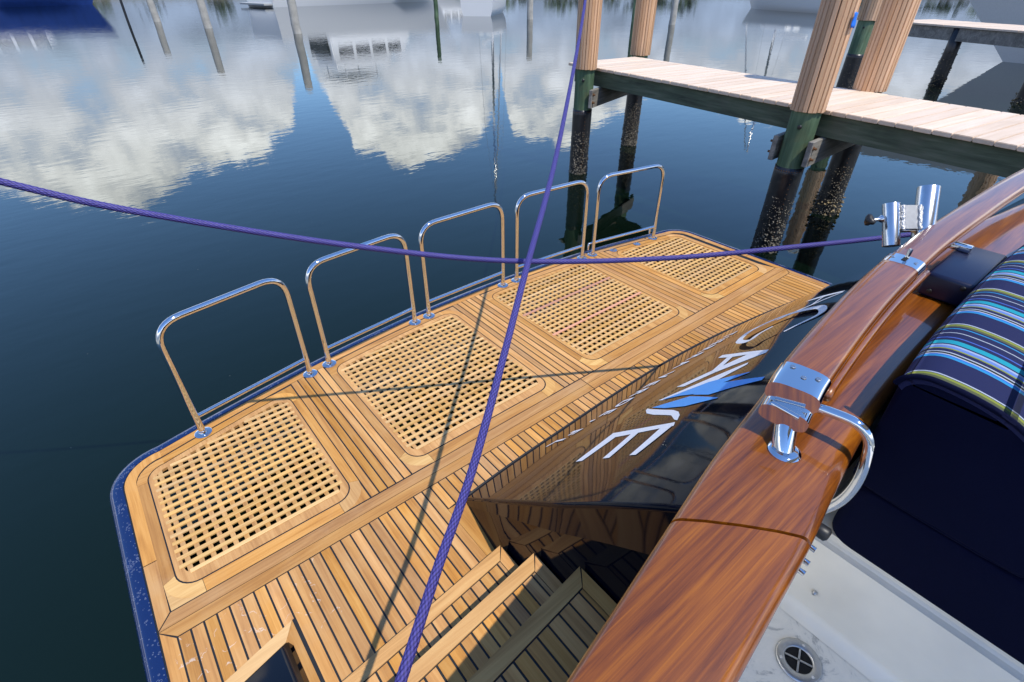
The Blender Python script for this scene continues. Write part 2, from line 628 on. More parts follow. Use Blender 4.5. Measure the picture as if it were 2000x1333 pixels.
def tube_data(pts, r, seg=12, caps=True):
    pts = [Vector(p) for p in pts]
    fr = frames(pts)
    rr = r if isinstance(r, (list, tuple)) else [r]*len(pts)
    v, f = [], []
    for p, (t, u, w), q in zip(pts, fr, rr):
        for k in range(seg):
            a = 2*math.pi*k/seg
            v.append(p+(u*math.cos(a)+w*math.sin(a))*q)
    for i in range(len(pts)-1):
        for k in range(seg):
            a, b = i*seg+k, i*seg+(k+1) % seg
            f.append((a, b, b+seg, a+seg))
    if caps:
        f.append(tuple(range(seg-1, -1, -1)))
        f.append(tuple(range((len(pts)-1)*seg, len(pts)*seg)))
    return v, f


def tube(name, pts, r, mat, parent=None, seg=12, caps=True):
    v, f = tube_data(pts, r, seg, caps)
    o = obj(name, v, f, mat, parent, smooth=True)
    o.data.set_sharp_from_angle(angle=R(60))
    return o


def fillet(pts, r, n=6):
    """round the inner corners of a polyline"""
    pts = [Vector(p) for p in pts]
    out = [pts[0]]
    for a, b, c in zip(pts, pts[1:], pts[2:]):
        d1, d2 = (a-b), (c-b)
        k = min(r, d1.length*.49, d2.length*.49)
        p, q = b+d1.normalized()*k, b+d2.normalized()*k
        for i in range(n+1):
            t = i/n
            out.append(p*(1-t)**2+b*2*t*(1-t)+q*t*t)
    out.append(pts[-1])
    return out


def lathe(name, prof, mat, parent=None, seg=24, loc=None, mtx=None):
    v, f = [], []
    for r, z in prof:
        for k in range(seg):
            a = 2*math.pi*k/seg
            v.append(Vector((r*math.cos(a), r*math.sin(a), z)))
    for i in range(len(prof)-1):
        for k in range(seg):
            a, b = i*seg+k, i*seg+(k+1) % seg
            f.append((a, b, b+seg, a+seg))
    f.append(tuple(range(seg-1, -1, -1)))
    f.append(tuple(range((len(prof)-1)*seg, len(prof)*seg)))
    if mtx is not None:
        v = [mtx @ q for q in v]
    o = obj(name, v, f, mat, parent, smooth=True, loc=loc)
    o.data.set_sharp_from_angle(angle=R(40))
    return o


def interp(x, tab):
    if x <= tab[0][0]:
        (x0, y0), (x1, y1) = tab[0], tab[1]
        return y0+(y1-y0)*(x-x0)/(x1-x0)
    for i in range(len(tab)-1):
        if x <= tab[i+1][0]:
            # Catmull-Rom on a table
            x1, y1 = tab[i]
            x2, y2 = tab[i+1]
            m1 = (y2-y1)/(x2-x1) if i == 0 else (y2-tab[i-1][1])/(x2-tab[i-1][0])
            m2 = (y2-y1)/(x2-x1) if i+2 >= len(tab) else (tab[i+2][1]-y1)/(tab[i+2][0]-x1)
            h = x2-x1
            t = (x-x1)/h
            return (2*t**3-3*t*t+1)*y1+(t**3-2*t*t+t)*h*m1+(-2*t**3+3*t*t)*y2+(t**3-t*t)*h*m2
    (x0, y0), (x1, y1) = tab[-2], tab[-1]
    return y1+(y1-y0)*(x-x1)/(x1-x0)


# ------------------------------------------------------------------ water (the setting)
WZ = -0.40
obj_w = obj('water', [(-900, -900, WZ), (900, -900, WZ), (900, 900, WZ), (-900, 900, WZ)], [(0, 1, 2, 3)], 'water')
tag(obj_w, 'calm dark green harbour water mirroring clouds', 'water', kind='structure')

# ------------------------------------------------------------------ the yacht
yacht = empty('motor_yacht', (1.9, 1.0, WZ))
tag(yacht, 'navy hulled motor yacht with slatted teak swim platform, name on transom and varnished rails', 'yacht')
YL = Vector(yacht.location)


def reparent(o):
    """yacht parts are modelled in scene coordinates; keep them there under the yacht's empty"""
    o.parent = yacht
    o.matrix_parent_inverse = Matrix.Translation(-YL)
    return o


def ff(x):           # line of the hoop-rail feet, parallel to the aft edge
    return 2.835-.056*(x-2.1)**2


XL, XR = -.44, 4.25


def outline(d, n_arc=10, n_aft=44, y_fwd=1.0):
    """teak outer edge inset by d: starboard side, aft curve, port side"""
    r = .18-d
    cl = (XL+.18, ff(XL+.18)+.06-.18)
    cr = (XR-.18, ff(XR-.18)+.06-.18)
    pts = [(XL+d, y_fwd), (XL+d, 1.3), (XL+d, 1.56), (XL+d, 1.9)]
    for i in range(n_arc+1):
        a = math.pi-i/n_arc*math.pi/2
        pts.append((cl[0]+r*math.cos(a), cl[1]+r*math.sin(a)))
    for i in range(1, n_aft):
        x = cl[0]+(cr[0]-cl[0])*i/n_aft
        pts.append((x, ff(x)+.06-d))
    for i in range(n_arc+1):
        a = math.pi/2-i/n_arc*math.pi/2
        pts.append((cr[0]+r*math.cos(a), cr[1]+r*math.sin(a)))
    pts += [(XR-d, 1.9), (XR-d, 1.56), (XR-d, 1.3), (XR-d, y_fwd)]
    return pts


YB = [(-.6, 1.15), (-.1, 1.23), (.4, 1.29), (.793, 1.339), (1.11, 1.364), (1.48, 1.378), (1.91, 1.393), (2.4, 1.394), (2.92, 1.361), (3.476, 1.293), (4.07, 1.197), (4.5, 1.11)]
YT = [(-.6, .03), (.0, .15), (.265, .206), (.412, .236), (.642, .283), (.845, .323), (1.05, .353), (1.4, .405), (1.86, .428), (2.2, .435), (2.7, .42), (3.4, .375), (4.0, .3), (4.5, .2)]
ZT = 1.09


def TS(x, s):
    """transom surface: x across, s from the platform (0) to under the cap rail (1)"""
    b = interp(x, YB)
    t = interp(x, YT)-.03
    k = max(0, s-.72)
    return Vector((x, b+(t-b)*s, ZT*s-.25*k*k))


def TN(x, s):
    a = TS(x+.01, s)-TS(x-.01, s)
    b = TS(x, min(s+.01, 1))-TS(x, max(s-.01, 0))
    n = a.cross(b).normalized()
    return n if n.z > 0 else -n


# grating layout: hole x0, x1
GR = [(-.305, .375), (.765, 1.64), (2.062, 2.965), (3.385, 4.07)]
GB = 1.742
GBOT = 1.622
GS = .083            # ring reach at the sides


def gloop(gi, k, n=7, ntop=14):
    """k=0: edge of the hole ... k=1: outer edge of the ring of planks"""
    x0, x1 = GR[gi]
    ds = GS*k
    db = (GB-GBOT)*k
    r = .045+.085*k
    X0, X1, Y0 = x0-ds, x1+ds, GB-db
    topf = lambda x: ff(x)-.004-GS*(1-k)
    rtl = .045+.085*k if gi else .05+.078*k
    rtr = .045+.085*k if gi != 3 else .05+.078*k
    pts = []
    for i in range(n+1):
        a = math.pi+i/n*math.pi/2
        pts.append((X0+r+r*math.cos(a), Y0+r+r*math.sin(a)))
    for i in range(n+1):
        a = 1.5*math.pi+i/n*math.pi/2
        pts.append((X1-r+r*math.cos(a), Y0+r+r*math.sin(a)))
    yc = topf(X1-rtr)-rtr
    for i in range(n+1):
        a = i/n*math.pi/2
        pts.append((X1-rtr+rtr*math.cos(a), yc+rtr*math.sin(a)))
    for i in range(1, ntop):
        x = X1-rtr+(X0+rtl-(X1-rtr))*i/ntop
        pts.append((x, topf(x)))
    yc = topf(X0+rtl)-rtl
    for i in range(n+1):
        a = math.pi/2+i/n*math.pi/2
        pts.append((X0+rtl+rtl*math.cos(a), yc+rtl*math.sin(a)))
    return pts


# platform body, open under each grating; near-black colour stands in for shade inside
outer = outline(-.042, y_fwd=.75)
outer_poly = outer[::-1]
holes = [gloop(i, .12) for i in range(4)]
loops = [[Vector((x, y, 0)) for x, y in outer]] + [[Vector((x, y, 0)) for x, y in h] for h in holes]
tri = tessellate_polygon(loops)
flat = [v for lp in loops for v in lp]
ZB0, ZB1 = -.13, -.006
v = [(p.x, p.y, ZB1) for p in flat]+[(p.x, p.y, ZB0) for p in flat]
nf = len(flat)
f = []
for a, b, c in tri:
    cr = (flat[b]-flat[a]).cross(flat[c]-flat[a]).z
    if cr < 0:
        b, c = c, b
    f.append((a, b, c))
    f.append((nf+a, nf+c, nf+b))
base = 0
for lp in loops:
    n = len(lp)
    for i in range(n):
        j = (i+1) % n
        f.append((base+i, base+j, nf+base+j, nf+base+i))
    base += n
platform = reparent(obj('swim_platform', v, f, 'near_black'))
# rounded navy lip
lip_i, lip_o = outline(-.004, y_fwd=.75), outline(-.068, y_fwd=.75)
v, f = [], []
prof = [(0, 0), (.25, .002), (.62, .000), (.86, -.008), (1.03, -.028), (1.06, -.07), (1.06, -.136)]
for (xi, yi), (xo, yo) in zip(lip_i, lip_o):
    for t, z in prof:
        v.append((xi+(xo-xi)*t, yi+(yo-yi)*t, z-.003))
m_ = len(prof)
for i in range(len(lip_i)-1):
    for k in range(m_-1):
        f.append((i*m_+k, (i+1)*m_+k, (i+1)*m_+k+1, i*m_+k+1))


def lip_material():
    mt, n, l, b = new_mat('navy_wet')
    t = n.new('ShaderNodeTexCoord')
    vz = N(n, 'ShaderNodeTexVoronoi')
    vz.inputs['Scale'].default_value = 75
    l.new(t.outputs['Object'], vz.inputs['Vector'])
    nz = N(n, 'ShaderNodeTexNoise')
    nz.inputs['Scale'].default_value = 9
    nz.inputs['Detail'].default_value = 4
    l.new(t.outputs['Object'], nz.inputs['Vector'])
    thr = N(n, 'ShaderNodeMapRange')
    thr.inputs[1].default_value = .45
    thr.inputs[2].default_value = .7
    thr.inputs[3].default_value = .10
    thr.inputs[4].default_value = .48
    l.new(nz.outputs[0], thr.inputs[0])
    ring = math_node(n, l, 'LESS_THAN', math_node(n, l, 'ABSOLUTE', math_node(n, l, 'SUBTRACT', vz.outputs['Distance'], thr.outputs[0])), .055)
    mx = N(n, 'ShaderNodeMix', data_type='RGBA')
    l.new(math_node(n, l, 'MULTIPLY', ring, .33), mx.inputs[0])
    mx.inputs[6].default_value = (.005, .018, .085, 1)
    mx.inputs[7].default_value = (.34, .38, .48, 1)
    l.new(mx.outputs[2], b.inputs['Base Color'])
    b.inputs['Roughness'].default_value = .12
    b.inputs['Coat Weight'].default_value = .5


lip_material()
lip = obj('edge_trim', v, f, 'navy_wet', platform, smooth=True)
# caulking bed that shows between the planks
bed_o = outline(.001, y_fwd=.80)
loops = [[Vector((x, y, 0)) for x, y in bed_o]] + [[Vector((x, y, 0)) for x, y in h] for h in holes]
tri = tessellate_polygon(loops)
flat = [q for lp in loops for q in lp]
f = []
for a, b, c in tri:
    if (flat[b]-flat[a]).cross(flat[c]-flat[a]).z < 0:
        b, c = c, b
    f.append((a, b, c))
obj('caulking_bed', [(p.x, p.y, -.0025) for p in flat], f, 'caulk', platform)

GAP = .0037          # half a caulked seam


def plank(poly, mat, z=0.0, parent=None, name='plank', th=.012):
    z += random.uniform(-.0004, .0004)
    vv, fc = prism(poly, z-th, z)
    return obj(name, vv, fc, mat, parent or platform)


def band(a, b, i0, i1, cut0=0.0):
    """polygon between two matched loops from index i0 to i1"""
    return [a[i] for i in range(i0, i1+1)]+[b[i] for i in range(i1, i0-1, -1)]


# edge planks, cut into lengths
oa, ob = outline(.003), outline(.052)
cuts = [3, 14, 24, 34, 45, len(oa)-15, len(oa)-4]
for a, b in zip(cuts, cuts[1:]):
    A, B = list(oa), list(ob)
    poly = [A[i] for i in range(a, b+1)]+[B[i] for i in range(b, a-1, -1)]
    plank(poly, 'teak_x' if a > 3 else 'teak_y')
    # the butt joint
# starboard and port side planks
plank([(XL+.003, 1.568), (XL+.050, 1.622), (XL+.052, 1.895), (XL+.003, 1.895)], 'teak_y')
plank([(XR-.003, 1.568), (XR-.050, 1.622), (XR-.052, 1.895), (XR-.003, 1.895)], 'teak_y')
plank([(XL+.003, .95), (XL+.050, .95), (XL+.050, 1.497), (XL+.003, 1.552)], 'teak_y')
plank([(XR-.003, 1.0), (XR-.050, 1.0), (XR-.050, 1.497), (XR-.003, 1.552)], 'teak_y')
# the long pair of planks either side of the hinge line
for xa, xb in ((XL+.003, 1.853), (1.858, XR-.003)):
    plank([(xa+(.052 if xa < 0 else 0), 1.503), (xb-(.052 if xb > 4 else 0), 1.503), (xb, 1.5575), (xa, 1.5575)], 'teak_x')
for xa, xb in ((XL+.003, 1.853), (1.858, XR-.003)):
    plank([(xa, 1.5605), (xb, 1.5605), (xb-(.05 if xb > 4 else 0), 1.616), (xa+(.05 if xa < 0 else 0), 1.616)], 'teak_x')
# short planks forward of the hinge line
PW = .0456
x = -.387
border_aft = lambda x: 1.289+(x+.035)*.243
stair_nose = lambda x, y0: y0+.09*(x-.735)
k = 0
while x < XR-.055:
    xa, xb = x+GAP, min(x+PW-GAP, XR-.053)
    xm = (xa+xb)/2
    if xm < -.035:
        lo = [(xa, border_aft(xa)+.003), (xb, border_aft(xb)+.003)]
    elif xm < .70:
        lo = [(xa, stair_nose(xa, .965)), (xb, stair_nose(xb, .965))]
    elif xm < .80:
        lo = [(xa, 1.34), (xb, 1.345)]
    else:
        lo = [(xa, interp(xa, YB)-.01), (xb, interp(xb, YB)-.01)]
    if xb-xa > .008:
        plank([lo[0], lo[1], (xb, 1.497), (xa, 1.497)], 'teak_y')
    x += PW
    k += 1
# margin plank beside the stair wall
plank([(.705, .97), (.748, .97), (.80, 1.335), (.705, 1.335)], 'teak_y')
# teak border round the starboard transom panel
plank([(-.44, border_aft(-.44)), (-.033, border_aft(-.033)), (-.08, border_aft(-.08)-.055), (-.44, border_aft(-.44)-.055)], 'teak_pale_x', z=.004)
plank([(-.033, border_aft(-.033)-.003), (-.031, .80), (-.072, .80), (-.078, border_aft(-.08)-.052)], 'teak_y', z=.004)

# rings of planks round each grating and fill between
for gi in range(4):
    li, lo = gloop(gi, .47), gloop(gi, 1.0)
    n = 7
    # index groups: BL 0..7, BR 8..15, TR 16..23, top 24..36, TL 37..44
    L = len(lo)
    secs = [(0, 7, 'teak_pale_x'), (7, 8, 'teak_x'), (8, 15, 'teak_pale_y'), (15, 16, 'teak_y'), (16, 23, 'teak_y'), (23, 37, 'teak_x'), (37, 44, 'teak_x'), (44, 45, 'teak_y')]
    for a, b, mt in secs:
        idx = [i % L for i in range(a, b+1)]
        pin = [li[i] for i in idx]
        pout = [lo[i] for i in idx]

        def shrink(p, q):          # leave a hairline butt joint
            d = Vector((q[0]-p[0], q[1]-p[1]))
            if d.length > .01:
                d = d.normalized()*.0016
                return (p[0]+d.x, p[1]+d.y)
            return p
        if len(pin) == 2:
            pin = [shrink(pin[0], pin[1]), shrink(pin[1], pin[0])]
            pout = [shrink(pout[0], pout[1]), shrink(pout[1], pout[0])]
        plank(pin+pout[::-1], mt)
    # little filler pieces outside the rounded corners
    X0, X1 = GR[gi][0]-GS, GR[gi][1]+GS
    fills = []
    if gi > 0:
        fills.append([(X0, GBOT)]+[lo[i] for i in range(7, -1, -1)])
    if gi < 3:
        fills.append([(X1, GBOT)]+[lo[i] for i in range(15, 7, -1)])
    for c, i0, i1 in ((((X1, ff(X1)-.004)), 16, 23), ((X0, ff(X0)-.004), 37, 44)):
        if (gi == 0 and i0 == 37) or (gi == 3 and i0 == 16):
            continue
        fills.append([c]+[lo[i] for i in range(i1, i0-1, -1)])
    for pf in fills:
        c = pf[0]
        cx = sum(p[0] for p in pf)/len(pf)
        cy = sum(p[1] for p in pf)/len(pf)
        pf = [(p[0]+(cx-p[0])*.06, p[1]+(cy-p[1])*.06) for p in pf]
        plank(pf, 'teak_y', z=-.0004)
for gi in (0, 3):      # corner blocks beside the outer edge
    lo = gloop(gi, 1.0)
    if gi == 0:
        plank([(XL+.056, GBOT)]+[lo[i] for i in range(7, -1, -1)], 'teak_pale_x', z=-.0004)
    else:
        plank([(XR-.056, GBOT)]+[lo[i] for i in range(15, 7, -1)], 'teak_x', z=-.0004)
for ga, gb in ((0, 1), (1, 2), (2, 3)):
    xa, xb = GR[ga][1]+GS+.002, GR[gb][0]-GS-.002
    cnt = max(1, round((xb-xa)/PW))
    w = (xb-xa)/cnt
    for i in range(cnt):
        a, b = xa+i*w+GAP, xa+(i+1)*w-GAP
        plank([(a, GBOT+.003), (b, GBOT+.003), (b, ff(b)+.004), (a, ff(a)+.004)], 'teak_y')

# ---- teak gratings
PITCH_G = .0455
SW = .0198


def span(loop, axis, val):
    """extent of a closed loop along the other axis at coordinate val"""
    hits = []
    n = len(loop)
    for i in range(n):
        p, q = loop[i], loop[(i+1) % n]
        a, b = p[axis], q[axis]
        if (a-val)*(b-val) < 0:
            t = (val-a)/(b-a)
            hits.append(p[1-axis]+t*(q[1-axis]-p[1-axis]))
    return (min(hits), max(hits)) if len(hits) >= 2 else None


unit = {}


def slat_obj(x0, x1, y0, y1, z0, z1, mat, parent):
    """slats share one unit-box mesh per material and are scaled into place"""
    if mat not in unit:
        bm = bmesh.new()
        box_bm(bm, -.5, .5, -.5, .5, -.5, .5)
        me = D.meshes.new('slat')
        bm.to_mesh(me)
        bm.free()
        me.materials.append(MATS[mat])
        unit[mat] = me
    o = D.objects.new('slat', unit[mat])
    COL.objects.link(o)
    o.parent = parent
    o.matrix_parent_inverse = parent.matrix_world.inverted() if False else Matrix.Identity(4)
    o.location = ((x0+x1)/2, (y0+y1)/2, (z0+z1)/2)
    o.scale = (x1-x0, y1-y0, z1-z0)
    return o


def slat_mats():
    # unit-box slats need grain in generated space: object coordinates are scaled, so give them their own maps
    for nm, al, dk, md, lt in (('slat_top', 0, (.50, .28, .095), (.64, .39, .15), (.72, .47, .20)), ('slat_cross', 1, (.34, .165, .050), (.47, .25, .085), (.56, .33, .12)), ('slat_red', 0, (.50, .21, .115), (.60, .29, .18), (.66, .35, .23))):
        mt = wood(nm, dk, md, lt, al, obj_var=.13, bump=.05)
        for nd in mt.node_tree.nodes:
            if nd.type == 'MAPPING':
                s = list(nd.inputs['Scale'].default_value)
                k = .16 if max(s) < 30 else 1.0
                s = [2.2*k*1.6]*3
                s[al] = 2.4*k
                nd.inputs['Scale'].default_value = s


slat_mats()
for gi in range(4):
    g0, gf = gloop(gi, 0.0), gloop(gi, .40)
    # the frame is the grating's own mesh
    n = len(g0)
    v = [(x, y, -.001) for x, y in g0]+[(x, y, -.001) for x, y in gf]+[(x, y, -.016) for x, y in g0]+[(x, y, -.016) for x, y in gf]
    f = []
    for i in range(n):
        j = (i+1) % n
        f += [(i, n+i, n+j, j), (2*n+i, 2*n+j, 3*n+j, 3*n+i), (i, j, 2*n+j, 2*n+i), (n+i, 3*n+i, 3*n+j, n+j)]
    fr = reparent(obj('grating', v, f, 'teak_frame'))
    fr['label'] = ['teak lattice grating beside the rounded starboard corner', 'teak lattice grating crossed by both rope shadows', 'teak lattice grating with two pinkish slats', 'teak lattice grating nearest the pier'][gi]
    # transverse slats on top
    ys = []
    y = GB+.012
    while y < 2.80:
        ys.append(y)
        y += PITCH_G
    red = {2: (7, 14)}.get(gi, ())
    for q, y in enumerate(ys):
        sa, sb = span(g0, 1, y-SW/2), span(g0, 1, y+SW/2)
        if not sa or not sb:
            continue
        a, b = max(sa[0], sb[0]), min(sa[1], sb[1])
        if b-a < .12:
            continue
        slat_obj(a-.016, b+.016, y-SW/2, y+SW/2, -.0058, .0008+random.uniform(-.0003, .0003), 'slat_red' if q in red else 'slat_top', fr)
    x = GR[gi][0]+.020
    while x < GR[gi][1]-.015:
        sa, sb = span(g0, 0, x-SW/2), span(g0, 0, x+SW/2)
        if sa and sb:
            a, b = max(sa[0], sb[0]), min(sa[1], sb[1])
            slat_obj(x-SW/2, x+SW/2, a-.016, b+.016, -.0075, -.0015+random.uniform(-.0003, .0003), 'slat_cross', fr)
        x += PITCH_G

# ---- stainless hoop rails along the aft edge
FEET = [(-.05, .59), (.722, 1.39), (1.512, 2.21), (2.347, 3.05), (3.17, 3.872)]
for hi, (xa, xb) in enumerate(FEET):
    ya, yb = ff(xa), ff(xb)
    H = .69
    pts = fillet([(xa, ya, .003), (xa, ya, H), (xb, yb, H), (xb, yb, .003)], .13, 9)
    hp = reparent(tube('hoop_rail', pts, .0165, 'chrome', seg=16))
    lr = tube('lower_bar', [(xa, ya, .118), ((xa+xb)/2, (ya+yb)/2, .118), (xb, yb, .118)], .0125, 'chrome', hp, seg=10)
    lr.name = 'crossbar'
    for x_, y_ in ((xa, ya), (xb, yb)):
        lathe('flange', [(.043, 0), (.043, .004), (.039, .0065), (.022, .0068), (.0215, .022), (.0165, .024)], 'chrome', hp, seg=28, mtx=Matrix.Translation((x_, y_, .0012)))
    if hi == 4:
        for x_, y_, s_ in ((xa, ya, -1), (xb, yb, -1)):
            tube('hook', [(x_-.005, y_+.01, .115), (x_-.045, y_+.012, .115), (x_-.05, y_+.012, .09), (x_-.05, y_+.012, .06)], .009, 'chrome', hp, seg=8)
for x_, y_ in ((3.385, 2.715), (3.655, 2.668)):
    reparent(lathe('deck_socket', [(.034, 0), (.034, .003), (.028, .006), (.016, .0065), (.014, .004)], 'chrome', seg=20, mtx=Matrix.Translation((x_, y_, .0012))))

# ---- hull below the platform
v, f = [], []
xs = [-.42+4.66*i/24 for i in range(25)]
for x in xs:
    yb = interp(x, YB)-.05
    v += [(x, yb, -.131), (x, yb-.02, -1.1), (x, -3.0, -.131), (x, -3.0, -1.1)]
for i in range(24):
    a, b = i*4, (i+1)*4
    f += [(a, a+1, b+1, b), (a, b, b+2, a+2)]
f += [(0, 2, 3, 1), (96, 97, 99, 98)]
reparent(obj('hull', v, f, 'navy_black', smooth=False))

# ---- transom
xe = lambda s: .793-.045*min(s/.6, 1)
NX, NS = 64, 40
v, f = [], []
RW = .016
rows = []
for j in range(NS+1):
    s = j/NS
    row = []
    x0 = xe(s)+RW
    nn = TN(x0, s)
    base_p = TS(x0, s)
    for k in range(6, 0, -1):
        a = k/6*math.pi/2
        row.append(base_p+Vector((-1, 0, 0))*RW*math.sin(a)-nn*RW*(1-math.cos(a)))
    for i in range(NX+1):
        x = x0+(4.36-x0)*i/NX
        p = TS(x, s)
        row.append(p)
    rows.append(row)
nc = len(rows[0])
for row in rows:
    v += row
for j in range(NS):
    for i in range(nc-1):
        f.append((j*nc+i, j*nc+i+1, (j+1)*nc+i+1, (j+1)*nc+i))
# up to the underside of the cap
for i in range(nc):
    p = rows[-1][i]
    v.append((p[0], p[1]-.012, 1.12))
for i in range(nc-1):
    f.append((NS*nc+i, NS*nc+i+1, (NS+1)*nc+i+1, (NS+1)*nc+i))
transom = reparent(obj('transom', v, f, 'navy_black', smooth=True))
v_, f_ = tube_data([TS(x_, .004)+Vector((0, .002, .001)) for x_ in [.80+3.5*i/60 for i in range(61)]], .0055, 8)
obj('base_sealant', v_, f_, 'caulk', transom, smooth=True)
transom['label'] = 'glossy navy raked transom with white and blue lettering'
# fascia and stair wall below the transom's starboard edge
v, f = [], []
edge_pts = [rows[j][0] for j in range(NS+1)]
for j, p in enumerate(edge_pts):
    s = j/NS
    zz = p[2]-.004
    drop = .02+.15*s
    xw = .740+.055*max(0, (p[1]-1.0)/.34)
    v += [(p[0], p[1], p[2]), (p[0]-.002, p[1]-.002, max(p[2]-drop*.5, -.01)), (p[0]-.003-.012*s, p[1]-.003, max(p[2]-drop, -.01))]
for j in range(NS):
    a, b = j*3, (j+1)*3
    f += [(a, b, b+1, a+1), (a+1, b+1, b+2, a+2)]
fas = obj('side_fascia', v, f, 'navy_black', transom, smooth=True)
v, f = [], []
for j, p in enumerate(edge_pts):
    s = j/NS
    drop = .02+.15*s
    xt = p[0]+.004-.012*s
    xw = .740+.055*max(0, (p[1]-1.0)/.34)
    v += [(xt, p[1], max(p[2]-drop+.01, -.008)), (min(xt, xw), p[1], -.01)]
for j in range(NS):
    a, b = j*2, (j+1)*2
    f.append((a, b, b+1, a+1))
obj('stair_wall', v, f, 'navy_black', transom, smooth=True)
# starboard piece of the transom, left of the stairs
v, f = [], []
for j in range(21):
    s = j/20
    for i in range(13):
        x = -.44+(.367)*i/12
        p = TS(x, s)
        yb = border_aft(x)-.055
        p.y = yb+(p.y-yb)*s if s > 0 else yb
        p.y = yb+(interp(x, YT)-.03-yb)*s
        p.z = .46*s+.002
        v.append(p)
for j in range(20):
    for i in range(12):
        f.append((j*13+i, j*13+i+1, (j+1)*13+i+1, (j+1)*13+i))
nv = len(v)
for j in range(21):       # inner return down to the treads
    p = v[j*13+12]
    v.append(Vector((p.x+.012, p.y, p.z-.01)))
    v.append(Vector((p.x+.012, p.y, 0)))
for j in range(20):
    f.append((j*13+12, (j+1)*13+12, nv+(j+1)*2, nv+j*2))
    f.append((nv+j*2, nv+(j+1)*2, nv+(j+1)*2+1, nv+j*2+1))
obj('starboard_panel', v, f, 'navy_black', transom, smooth=True)

# ---- lettering on the transom (u = x across, s = up the slope)
LET = {
 'E': [[[1.1856,.7427],[1.16,.7507],[1.1661,.5412],[1.193,.4984],[1.2105,.4993]],[[1.1973,.4986],[1.1708,.5399],[1.0116,.5036],[1.0121,.4742]],[[1.1734,.6023],[1.169,.6317],[1.0041,.6191],[1.0056,.5929]],[[1.1857,.71],[1.1844,.7433],[1.1635,.7467],[.998,.716],[1.001,.6935]]],
 'S': [[[1.3788,.5327],[1.3944,.531],[1.3754,.554],[1.3271,.6314],[1.2971,.6831],[1.2683,.7143],[1.2357,.7338],[1.1973,.7439],[1.2088,.7291],[1.2509,.6987],[1.27,.6665],[1.3026,.6065],[1.3375,.561]]],
 'I': [[[1.4649,.5338],[1.5511,.6678],[1.6155,.7792],[1.5927,.7854],[1.4797,.7173],[1.4509,.557]]],
 'A': [[[1.588,.5381],[1.7478,.7181],[1.7112,.8028],[1.6788,.8065],[1.6246,.6659],[1.5597,.5826]],[[1.8786,.5558],[1.9094,.5585],[1.7112,.8028],[1.6937,.7986],[1.8022,.6395]],[[1.8181,.619],[1.7936,.6496],[1.6264,.6701],[1.6527,.6369]]]}
FEA = [[[1.4563,.5568],[1.5061,.6997],[1.4853,.8382],[1.4771,.8355],[1.4068,.6998],[1.4399,.6309]],
       [[1.4028,.697],[1.4493,.764],[1.3984,.9103],[1.3739,.9107],[1.3687,.8282],[1.3565,.7691]],
       [[1.3881,.5527],[1.3955,.6905],[1.3095,.8173],[1.3044,.816],[1.3036,.719],[1.3385,.6308]]]
RIB = {'S': [[[1.9432,.7613],[1.9899,.8003],[2.0273,.8349],[2.0795,.834],[2.1593,.8028],[2.2098,.7611],[2.2795,.6768],[2.2949,.591],[2.2159,.5395],[2.0819,.559],[1.9957,.5936],[1.9302,.6571],[1.9979,.6647],[2.0443,.694]]],
       'A': [[[2.3278,.5857],[2.3739,.6406],[2.3989,.7127],[2.414,.785]],[[2.6389,.5805],[2.5773,.6472],[2.4257,.7811]],[[2.5216,.6805],[2.3636,.6957]]]}


def decal(name, polys, mat, lift=.0012):
    """flat vinyl laid on the transom's curve"""
    bm = bmesh.new()
    for q, poly in enumerate(polys):
        tris = tessellate_polygon([[Vector((a, b, 0)) for a, b in poly]])
        for t in tris:
            bm.faces.new([bm.verts.new((poly[i][0], poly[i][1], q*.0003)) for i in t])
    bmesh.ops.remove_doubles(bm, verts=bm.verts, dist=1e-5)
    bmesh.ops.subdivide_edges(bm, edges=bm.edges, cuts=3, use_grid_fill=True)
    for vv in bm.verts:
        x, s, dz = vv.co
        vv.co = TS(x, s)+TN(x, s)*(lift+dz)
    me = D.meshes.new(name)
    for fc in bm.faces:
        fc.normal_update()
        if fc.normal.z < 0:
            fc.normal_flip()
    bm.to_mesh(me)
    bm.free()
    me.materials.append(MATS[mat])
    o = D.objects.new(name, me)
    COL.objects.link(o)
    o.parent = transom
    return o


def catmull(pts, n=5):
    P = [Vector((*p, 0)) for p in pts]
    P = [P[0]*2-P[1]]+P+[P[-1]*2-P[-2]]
    out = []
    for i in range(1, len(P)-2):
        for k in range(n):
            t = k/n
            a, b, c, d = P[i-1:i+3]
            out.append(.5*((2*b)+(c-a)*t+(2*a-5*b+4*c-d)*t*t+(3*b-a-3*c+d)*t**3))
    out.append(P[-2])
    return out


def ribbon(pts, w, smooth=True):
    """stroke of width w metres; s runs 1.5 m per unit up the slope"""
    K = 1.5
    c = catmull(pts) if smooth else [Vector((*p, 0)) for p in pts]
    c = [Vector((p.x, p.y*K, 0)) for p in c]
    polys = []
    L, Rr = [], []
    for i, p in enumerate(c):
        t = (c[min(i+1, len(c)-1)]-c[max(i-1, 0)]).normalized()
        n = Vector((-t.y, t.x, 0))
        u = i/(len(c)-1)
        ww = w*(.55+.45*math.sin(math.pi*min(max(u, 0), 1)))
        L.append(p+n*ww/2)
        Rr.append(p-n*ww/2)
    for i in range(len(c)-1):
        q = [L[i], L[i+1], Rr[i+1], Rr[i]]
        polys.append([(a.x, a.y/K) for a in q])
    return polys


for k, pl in LET.items():
    decal('letter', pl, 'decal_white')['label'] = 'white letter ' + k
for q in FEA:
    decal('feather', [q], 'decal_blue', lift=.0020)
decal('letter', ribbon(RIB['S'][0], .040), 'decal_white')['label'] = 'white sweeping letter S'
decal('letter', [p for st, w in zip(RIB['A'], (.030, .034, .026)) for p in ribbon(st, w, False)], 'decal_white')['label'] = 'white letter A beside the rail'

